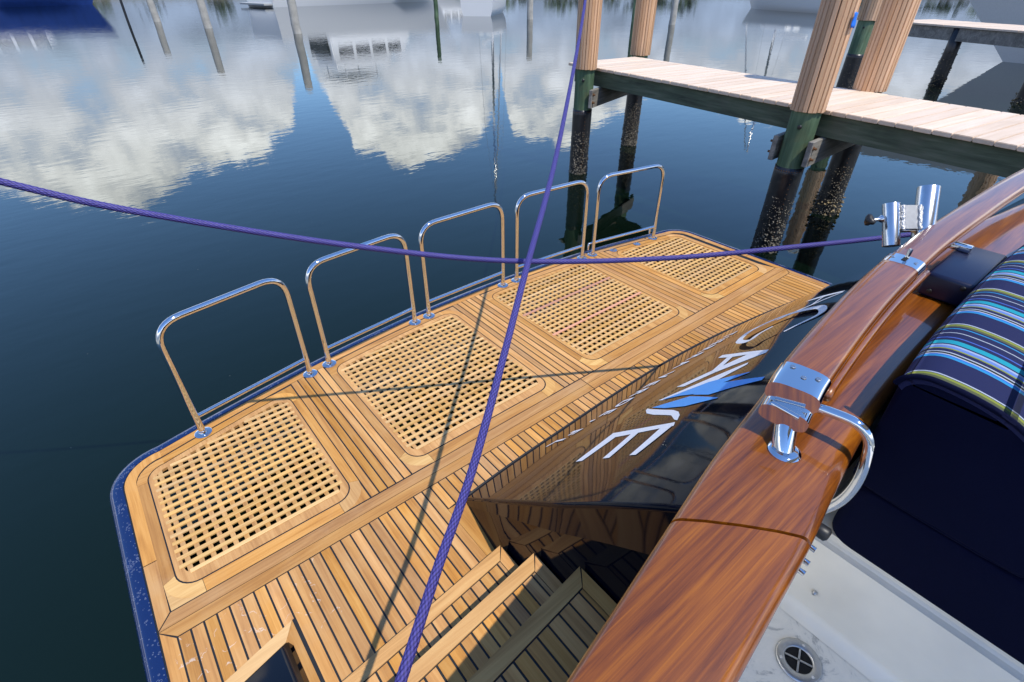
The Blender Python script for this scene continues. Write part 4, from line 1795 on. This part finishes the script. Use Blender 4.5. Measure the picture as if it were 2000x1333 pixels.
def piling(name, x, y, label, ztop=3.45, zdeck=PZ, rw=.152, rp_=.128, nslat=24, zgreen=.49, zwater=-1.0, seed=1, barn=260, oyster=0, group='wrapped pilings of the pier', flags=(), barn_top=.25, tilt=(0, 0)):
    e = empty(name, (x, y, WZ))
    tag(e, label, 'piling', group)

    def add(o):
        o.parent = e
        o.matrix_parent_inverse = Matrix.Identity(4)
        return o
    # local coordinates: z measured from the water line
    zd = zdeck-WZ
    zg = zgreen-WZ
    # timber with faint irregularity
    rnd = random.Random(seed)

    def post(nm, zs, r0, mat, amp, seg=28):
        v, f = [], []
        ph = [rnd.uniform(0, 6.28) for _ in range(4)]
        for z in zs:
            for k in range(seg):
                a = 2*math.pi*k/seg
                rr = r0*(1+amp*(math.sin(2*a+ph[0]+z*1.3)+.6*math.sin(3*a+ph[1]-z*2.1)+.5*math.sin(5*a+z*9+ph[2])))
                v.append((rr*math.cos(a), rr*math.sin(a), z))
        for i in range(len(zs)-1):
            for k in range(seg):
                a, b = i*seg+k, i*seg+(k+1) % seg
                f.append((a, b, b+seg, a+seg))
        f.append(tuple(range(seg-1, -1, -1)))
        f.append(tuple(range((len(zs)-1)*seg, len(zs)*seg)))
        return add(obj(nm, v, f, mat, None, smooth=True))
    post('timber_post', [zg-.3+i*(zd-zg+.5)/8 for i in range(9)], rp_, 'green_post', .008)
    post('core', [zd+.1, ztop-WZ-.02], rp_*.98, 'caulk', .0)
    post('black_sleeve', [zwater-WZ+i*(zg-zwater+WZ)/22 for i in range(23)], rp_*1.045, 'black_sleeve', .014)
    # vertical wrap slats
    key = (round(rw, 3), nslat, round(ztop-zdeck, 2))
    if key not in wrap_mesh:
        w = 2*rw*math.tan(math.pi/nslat)*.88
        bm = bmesh.new()
        box_bm(bm, -.016, 0, -w/2, w/2, zd, ztop-WZ)
        bmesh.ops.bevel(bm, geom=[q for q in bm.edges if abs(q.verts[0].co.z-q.verts[1].co.z) > .5 and q.verts[0].co.x > -.001], offset=.004, segments=2, affect='EDGES')
        o = from_bm('wrap_slat', bm, 'wrap_slat', smooth=True, angle=40)
        wrap_mesh[key] = o.data
        D.objects.remove(o)
    for k in range(nslat):
        a = 2*math.pi*k/nslat+rnd.uniform(-.012, .012)
        o = D.objects.new('wrap_slat', wrap_mesh[key])
        COL.objects.link(o)
        add(o)
        rr = rw+rnd.uniform(-.0025, .0025)
        o.matrix_basis = Matrix.Translation((rr*math.cos(a), rr*math.sin(a), rnd.uniform(-.004, .004))) @ Matrix.Rotation(a, 4, 'Z')
    v, f = tube_data([(0, 0, ztop-WZ-.01), (0, 0, ztop-WZ+.02), (0, 0, ztop-WZ+.14)], [rw+.01, rw+.01, .01], 24)
    add(obj('piling_cap', v, f, 'white_paint', None, smooth=False))
    if barn:
        o = barnacles('barnacles', 0, 0, rp_*1.05, -.05, barn_top+.35, barn, 'barnacle', seed, focus=-2.2)
        o['kind'] = 'stuff'
        add(o)
    if oyster:
        o = barnacles('oyster_clump', 0, 0, rp_*1.15, -.08, .22, oyster, 'oyster', seed+50, big=2.4)
        o['kind'] = 'stuff'
        add(o)
    # copper nails in the sleeve, rust drip bolt in the timber
    a0 = math.atan2(-y, -x)
    bm = bmesh.new()
    for k in range(30):
        zz = zg-.03 if k < 14 else zg-.05-.05*(k-14)
        a = a0+(-1.2+.18*k if k < 14 else .35)
        box_bm(bm, -.004, .004, -.004, .004, -.004, .004, Matrix.Translation((rp_*1.05*math.cos(a), rp_*1.05*math.sin(a), zz)))
    add(from_bm('sleeve_nails', bm, 'rust_bolt'))['kind'] = 'stuff'
    mt = Matrix.Translation((rp_*1.0*math.cos(a0-.15), rp_*math.sin(a0-.15), zd-.13)) @ Matrix.Rotation(a0-.15, 4, 'Z') @ Matrix.Rotation(math.pi/2, 4, 'Y')
    add(lathe('bolt', [(.02, 0), (.02, .005), (.012, .012)], 'black_plastic', None, seg=12, mtx=mt))
    return e


GP = 'wrapped pilings of the pier'
piling('piling', *PILES[0][1], 'wrapped piling at the near outer corner of the pier with the steep rope in front', seed=3, nslat=24, barn=700)
piling('piling', *PILES[1][1], 'wrapped piling at the far outer corner of the pier with barnacled black foot', seed=5, nslat=24, barn=1100, barn_top=.35, rw=.157)
p3 = piling('piling', *PILES[2][1], 'wrapped piling with blue tape at the near side of the pier', seed=8, nslat=22, barn=650, rw=.150)
piling('piling', *PILES[3][1], 'wrapped piling standing on the far edge of the pier with oyster clump at its foot', seed=13, nslat=24, barn=600, oyster=110, rw=.165)
# blue tape flag
a0 = math.atan2(-2.26, -5.395)+1.02
mt = Matrix.Translation((.160*math.cos(a0), .160*math.sin(a0), 1.72-WZ)) @ Matrix.Rotation(a0, 4, 'Z')
v, f = [], []
for i in range(6):
    z = .055-.022*i
    for k in range(4):
        v.append(mt @ Vector((.004+.006*i/5+.004*math.sin(i*1.3+k), -.028+.017*k, z+.004*math.sin(k*2))))
for i in range(5):
    for k in range(3):
        a = i*4+k
        f.append((a, a+1, a+5, a+4))
t_ = obj('tape', v, f, 'tape_blue', p3, smooth=True)
t_.matrix_parent_inverse = Matrix.Identity(4)
sm = t_.modifiers.new('thickness', 'SOLIDIFY')
sm.thickness = .002

# ------------------------------------------------------------------ second pier further off
pier2 = empty('far_pier', (19, 4, PZ))
tag(pier2, 'farther pier with pale boards seen past the wrapped pilings', 'pier')
A2, B2 = Vector((18.24, 3.45, 0)), Vector((19.34, 5.91, 0))
U2 = (B2-A2).normalized()
V2 = Vector((U2.y, -U2.x, 0))
PM2 = Matrix(((V2.x, U2.x, 0, A2.x), (V2.y, U2.y, 0, A2.y), (0, 0, 1, 0), (0, 0, 0, 1)))
PI2 = Matrix.Translation(-Vector(pier2.location))
bm = bmesh.new()
box_bm(bm, 0, 1.9, 0, .185, PZ-.04, PZ)
bd = from_bm('deck_board', bm, 'dock_board')
for i in range(36):
    o = bd if i == 0 else D.objects.new('deck_board', bd.data)
    if i:
        COL.objects.link(o)
    o.parent = pier2
    o.matrix_parent_inverse = PI2
    o.matrix_basis = PM2 @ Matrix.Translation((random.uniform(-.006, .006), 3.6-i*.192, random.uniform(-.002, .002)))
bm = bmesh.new()
box_bm(bm, .04, .10, -3.2, 3.75, PZ-.34, PZ-.042)
o = from_bm('stringer', bm, 'grey_timber')
o.parent = pier2
o.matrix_parent_inverse = PI2
o.matrix_basis = PM2
piling('piling', 17.75, 2.55, 'thick wrapped piling at the near side of the farther pier by the right edge', seed=21, rw=.24, rp_=.205, nslat=24, barn=320, zgreen=.30, barn_top=.5, oyster=60)
piling('piling', 14.6, 5.42, 'wrapped piling half hidden behind the piling on the pier edge', seed=22, rw=.215, rp_=.185, nslat=24, barn=320, zdeck=1.25, zgreen=.60, barn_top=.45)
# slim bare support under the farther pier
sp = empty('bare_post', (19.0, 4.75, WZ))
tag(sp, 'slim black barnacled post under the farther pier', 'post')
v, f = tube_data([(0, 0, -.6), (0, 0, .3), (.01, 0, .8), (0, 0, 1.35)], [.16, .165, .155, .15], 18)
o = obj('post', v, f, 'black_sleeve', sp, smooth=True)
o = barnacles('oyster_clump', 0, 0, .165, -.05, .9, 200, 'oyster', 77, big=2.0)
o.parent = sp
o['kind'] = 'stuff'


# ------------------------------------------------------------------ boats and piles across the basin
def part(par, name, bm, mat, smooth=False, angle=None):
    o = from_bm(name, bm, mat, par, smooth=smooth, angle=angle)
    return o


def hull_mesh(L, Bm, H, rake=.12, n=16, transom=True, flare=.25):
    """bow at +y, stern at -y; z=0 at water"""
    bm = bmesh.new()
    ringsv = []
    for i in range(n+1):
        t = i/n
        w = Bm/2*(1-max(0, (t-.45)/.55)**2.2)
        if i == n:
            w = .02
        yw = -L/2+L*t
        ring = []
        for k, (zz, ws) in enumerate(((-.5, .45), (0, .86-.2*t), (H*.45, .95-.05*t), (H*(1+.25*t*t), 1.0))):
            y = yw+(zz/H)*rake*L*max(0, t-.5)*1.2
            ring.append((ws*w, y, zz))
        ringsv.append(ring)
    vs_ = []
    for ring in ringsv:
        row = [bm.verts.new((-a, b, c)) for a, b, c in ring[::-1]]+[bm.verts.new((a, b, c)) for a, b, c in ring]
        vs_.append(row)
    for i in range(n):
        for k in range(7):
            bm.faces.new((vs_[i][k], vs_[i][k+1], vs_[i+1][k+1], vs_[i+1][k]))
        bm.faces.new((vs_[i][0], vs_[i+1][0], vs_[i+1][7], vs_[i][7]))
    bm.faces.new(vs_[0])
    return bm


def motorboat(name, loc, rotz, L, Bm, H, label, hullmat='white_paint', fly=True, cabin_h=1.7, rake=.12):
    e = empty(name, loc)
    e.rotation_euler = (0, 0, rotz)
    tag(e, label, 'boat')
    h = part(e, 'hull', hull_mesh(L, Bm, H, rake), hullmat, True, 35)
    bm = bmesh.new()
    box_bm(bm, -Bm*.42, Bm*.42, -L/2-.9, -L/2+.1, .18, .34)
    part(e, 'swim_platform', bm, 'grey_hull')

    def cabin(nm, y0, y1, w, z0, hh, slope0, slope1, mat='white_paint'):
        bm = bmesh.new()
        vs_ = [(-w/2, y0, z0), (w/2, y0, z0), (w/2, y1, z0), (-w/2, y1, z0), (-w*.44, y0+slope0, z0+hh), (w*.44, y0+slope0, z0+hh), (w*.44, y1-slope1, z0+hh), (-w*.44, y1-slope1, z0+hh)]
        q = [bm.verts.new(a) for a in vs_]
        for fc in [(0, 3, 2, 1), (4, 5, 6, 7), (0, 1, 5, 4), (1, 2, 6, 5), (2, 3, 7, 6), (3, 0, 4, 7)]:
            bm.faces.new([q[i] for i in fc])
        bmesh.ops.bevel(bm, geom=list(bm.edges), offset=.12, segments=2, affect='EDGES')
        return part(e, nm, bm, mat, True, 40)
    c = cabin('cabin', -L*.26, L*.22, Bm*.84, H*.97, cabin_h, .3, 1.5)
    for s_ in (-1, 1):
        for k in range(4):
            y0 = -L*.22+k*L*.095
            bm = bmesh.new()
            box_bm(bm, s_*Bm*.385-.06, s_*Bm*.385+.06, y0, y0+L*.078, H+cabin_h*.42, H+cabin_h*.78)
            o = part(c, 'window', bm, 'glass_dark')
    bm = bmesh.new()
    box_bm(bm, -Bm*.30, Bm*.30, -L*.265, -L*.25, H+.1, H+cabin_h*.82)
    part(c, 'door', bm, 'glass_dark')
    if fly:
        cabin('flybridge', -L*.24, L*.10, Bm*.74, H+cabin_h, .9, .2, .9)
        bm = bmesh.new()
        box_bm(bm, -Bm*.36, Bm*.36, -L*.22, L*.02, H+cabin_h+2.1, H+cabin_h+2.22)
        part(e, 'shade_roof', bm, 'white_paint')
        for sx in (-1, 1):
            for yy_ in (-L*.19, -L*.01):
                v_, f_ = tube_data([(sx*Bm*.32, yy_, H+cabin_h+.6), (sx*Bm*.31, yy_, H+cabin_h+2.1)], .05, 8)
                obj('post', v_, f_, 'white_paint', e, smooth=True)
        v_, f_ = tube_data([(0, -L*.08, H+cabin_h+2.2), (0, -L*.08, H+cabin_h+4.4)], [.04, .015], 6)
        obj('antenna', v_, f_, 'white_paint', e)
    return e


motorboat('motor_boat', (32.4, 69, WZ), R(-80), 25, 6.2, 3.0, 'large white motor boat across the basin whose stern shows at the top edge', fly=True, cabin_h=2.5)
motorboat('motor_boat', (62, 92, WZ), R(-100), 15, 4.6, 2.0, 'smaller white motor boat mirrored right of the large white one', 'white_paint', fly=False)
motorboat('motor_boat', (-1, 84, WZ), R(-84), 16, 4.6, 2.4, 'blue hulled motor boat mirrored at the top left corner', 'blue_canvas', fly=False, cabin_h=1.2)
# white hull bow-on past the far pier
wb = motorboat('motor_boat', (27.9, -2.9, WZ), R(10), 16, 4.8, 3.0, 'white boat with overhanging bow behind the farther pier', 'white_paint', fly=False, cabin_h=2.0, rake=.30)


def mooring_pile(x, y, top, r, mat, label):
    v, f = [], []
    rnd = random.Random(int(x*100))
    zs = [-1.0, 0, .4, 1.2, 2.0, top-WZ-.02, top-WZ]
    v, f = tube_data([(rnd.uniform(-.02, .02), rnd.uniform(-.02, .02), z) for z in zs], [r*1.05, r*1.05, r, r, r*.98, r*.96, r*.75], 14)
    o = obj('mooring_pile', v, f, mat, None, smooth=True, loc=(x, y, WZ))
    o.data.set_sharp_from_angle(angle=R(50))
    tag(o, label, 'pile', 'mooring piles across the basin')
    return o


def at(az, dist):
    a = R(az)
    return math.sin(a)*dist, math.cos(a)*dist


for az_, dist, top, r, mat, lab in (
        (19.3, 34, 2.35, .22, 'concrete', 'pale pile mirrored in front of the white boat hull'),
        (12.2, 40, 2.0, .22, 'concrete', 'pale pile mirrored left of the white boat stern'),
        (8.6, 48, 1.4, .22, 'concrete', 'pale short pile mirrored farther left of the white boat'),
        (32.0, 46, 2.5, .16, 'green_post', 'slim green pile mirrored left of the tall mast'),
        (40.8, 44, 2.2, .22, 'concrete', 'grey pile mirrored beside the mast'),
        (50.5, 42, 2.7, .15, 'green_post', 'slim green pile mirrored between the two outer pilings of the pier'),
        (54.0, 40, 2.5, .20, 'concrete', 'grey pile mirrored right of the far outer piling'),
        (6.6, 44, 1.6, .07, 'near_black', 'thin dark stake mirrored near the top left')):
    mooring_pile(*at(az_, dist), top, r, mat, lab)


def sailboat(loc, rotz, L, mast, label, rake=0.0):
    e = empty('sailboat', loc)
    e.rotation_euler = (0, 0, rotz)
    tag(e, label, 'sailboat')
    part(e, 'hull', hull_mesh(L, L*.29, 1.1), 'white_paint', True, 35)
    bm = bmesh.new()
    box_bm(bm, -L*.09, L*.09, -L*.12, L*.22, 1.0, 1.5)
    bmesh.ops.bevel(bm, geom=list(bm.edges), offset=.1, segments=2, affect='EDGES')
    part(e, 'cabin', bm, 'white_paint', True, 40)
    ym = L*.1
    v_, f_ = tube_data([(0, ym, 1.0), (0, ym-rake*.5, mast*.5), (0, ym-rake, mast)], [.11, .10, .07], 10)
    obj('mast', v_, f_, 'aluminium', e, smooth=True)
    for s_ in (-1, 1):
        v_, f_ = tube_data([(s_*.9, ym, mast*.55), (0, ym, mast*.55)], .03, 6)
        obj('spreader', v_, f_, 'aluminium', e)
        v_, f_ = tube_data([(s_*L*.14, ym, 1.1), (s_*.9, ym, mast*.55), (0, ym, mast*.97)], .012, 5)
        obj('shroud', v_, f_, 'steel_dull', e)
    v_, f_ = tube_data([(0, L*.52, 1.3), (0, ym+.1, mast*.97)], [.075, .05], 8)
    obj('furled_sail', v_, f_, 'white_paint', e)
    v_, f_ = tube_data([(0, ym, 2.0), (0, -L*.3, 1.95)], .13, 8)
    obj('boom', v_, f_, 'white_paint', e)
    return e


sx, sy = at(37.0, 52)
sailboat((sx, sy, WZ), R(-50), 9, 17.2, 'sailboat whose tall mast and stay are mirrored in the middle of the water')
sx, sy = at(63.5, 62)
sailboat((sx, sy, WZ), R(-20), 10, 13.0, 'sailboat mirrored beside the taped piling', rake=.4)

# far seawall and trees, above the frame but mirrored in the water
sw = obj('seawall', *(lambda pts: ([(*at(a, 175), z) for a in range(-70, 131, 4) for z in (WZ-1, 1.4)], [(i*2, i*2+2, i*2+3, i*2+1) for i in range(50)]))(0), 'seawall')
tag(sw, 'low concrete seawall along the far side of the basin', 'seawall', kind='structure')
bank = obj('far_bank', *(lambda q: ([(*at(a, d), z) for a in range(-70, 131, 4) for d, z in ((175, 1.4), (420, 3.0))], [(i*2, i*2+1, i*2+3, i*2+2) for i in range(50)]))(0), 'foliage')
tag(bank, 'grassy far bank behind the seawall', 'bank', kind='structure')
rnd = random.Random(5)
bm = bmesh.new()
for i in range(150):
    az_ = rnd.uniform(-65, 125)
    d = rnd.uniform(180, 230)
    x_, y_ = at(az_, d)
    hgt = rnd.uniform(2.0, 4.5)
    for k in range(26):
        c = Vector((x_+rnd.gauss(0, 1.6), y_+rnd.gauss(0, 1.6), 1.5+rnd.uniform(.2, 1)*hgt))
        s = rnd.uniform(.5, 1.1)
        n_ = Vector((rnd.gauss(0, 1), rnd.gauss(0, 1), rnd.gauss(0, 1))).normalized()
        t1 = n_.orthogonal().normalized()
        t2 = n_.cross(t1)
        bm.faces.new([bm.verts.new(c+t1*s*a+t2*s*b) for a, b in ((1, .2), (.2, .8), (-.9, .3), (-.3, -.9))])
tl = from_bm('far_woodland', bm, 'foliage')
tag(tl, 'far dark green trees along the basin, mirrored at the top of the water', 'woodland', kind='stuff')
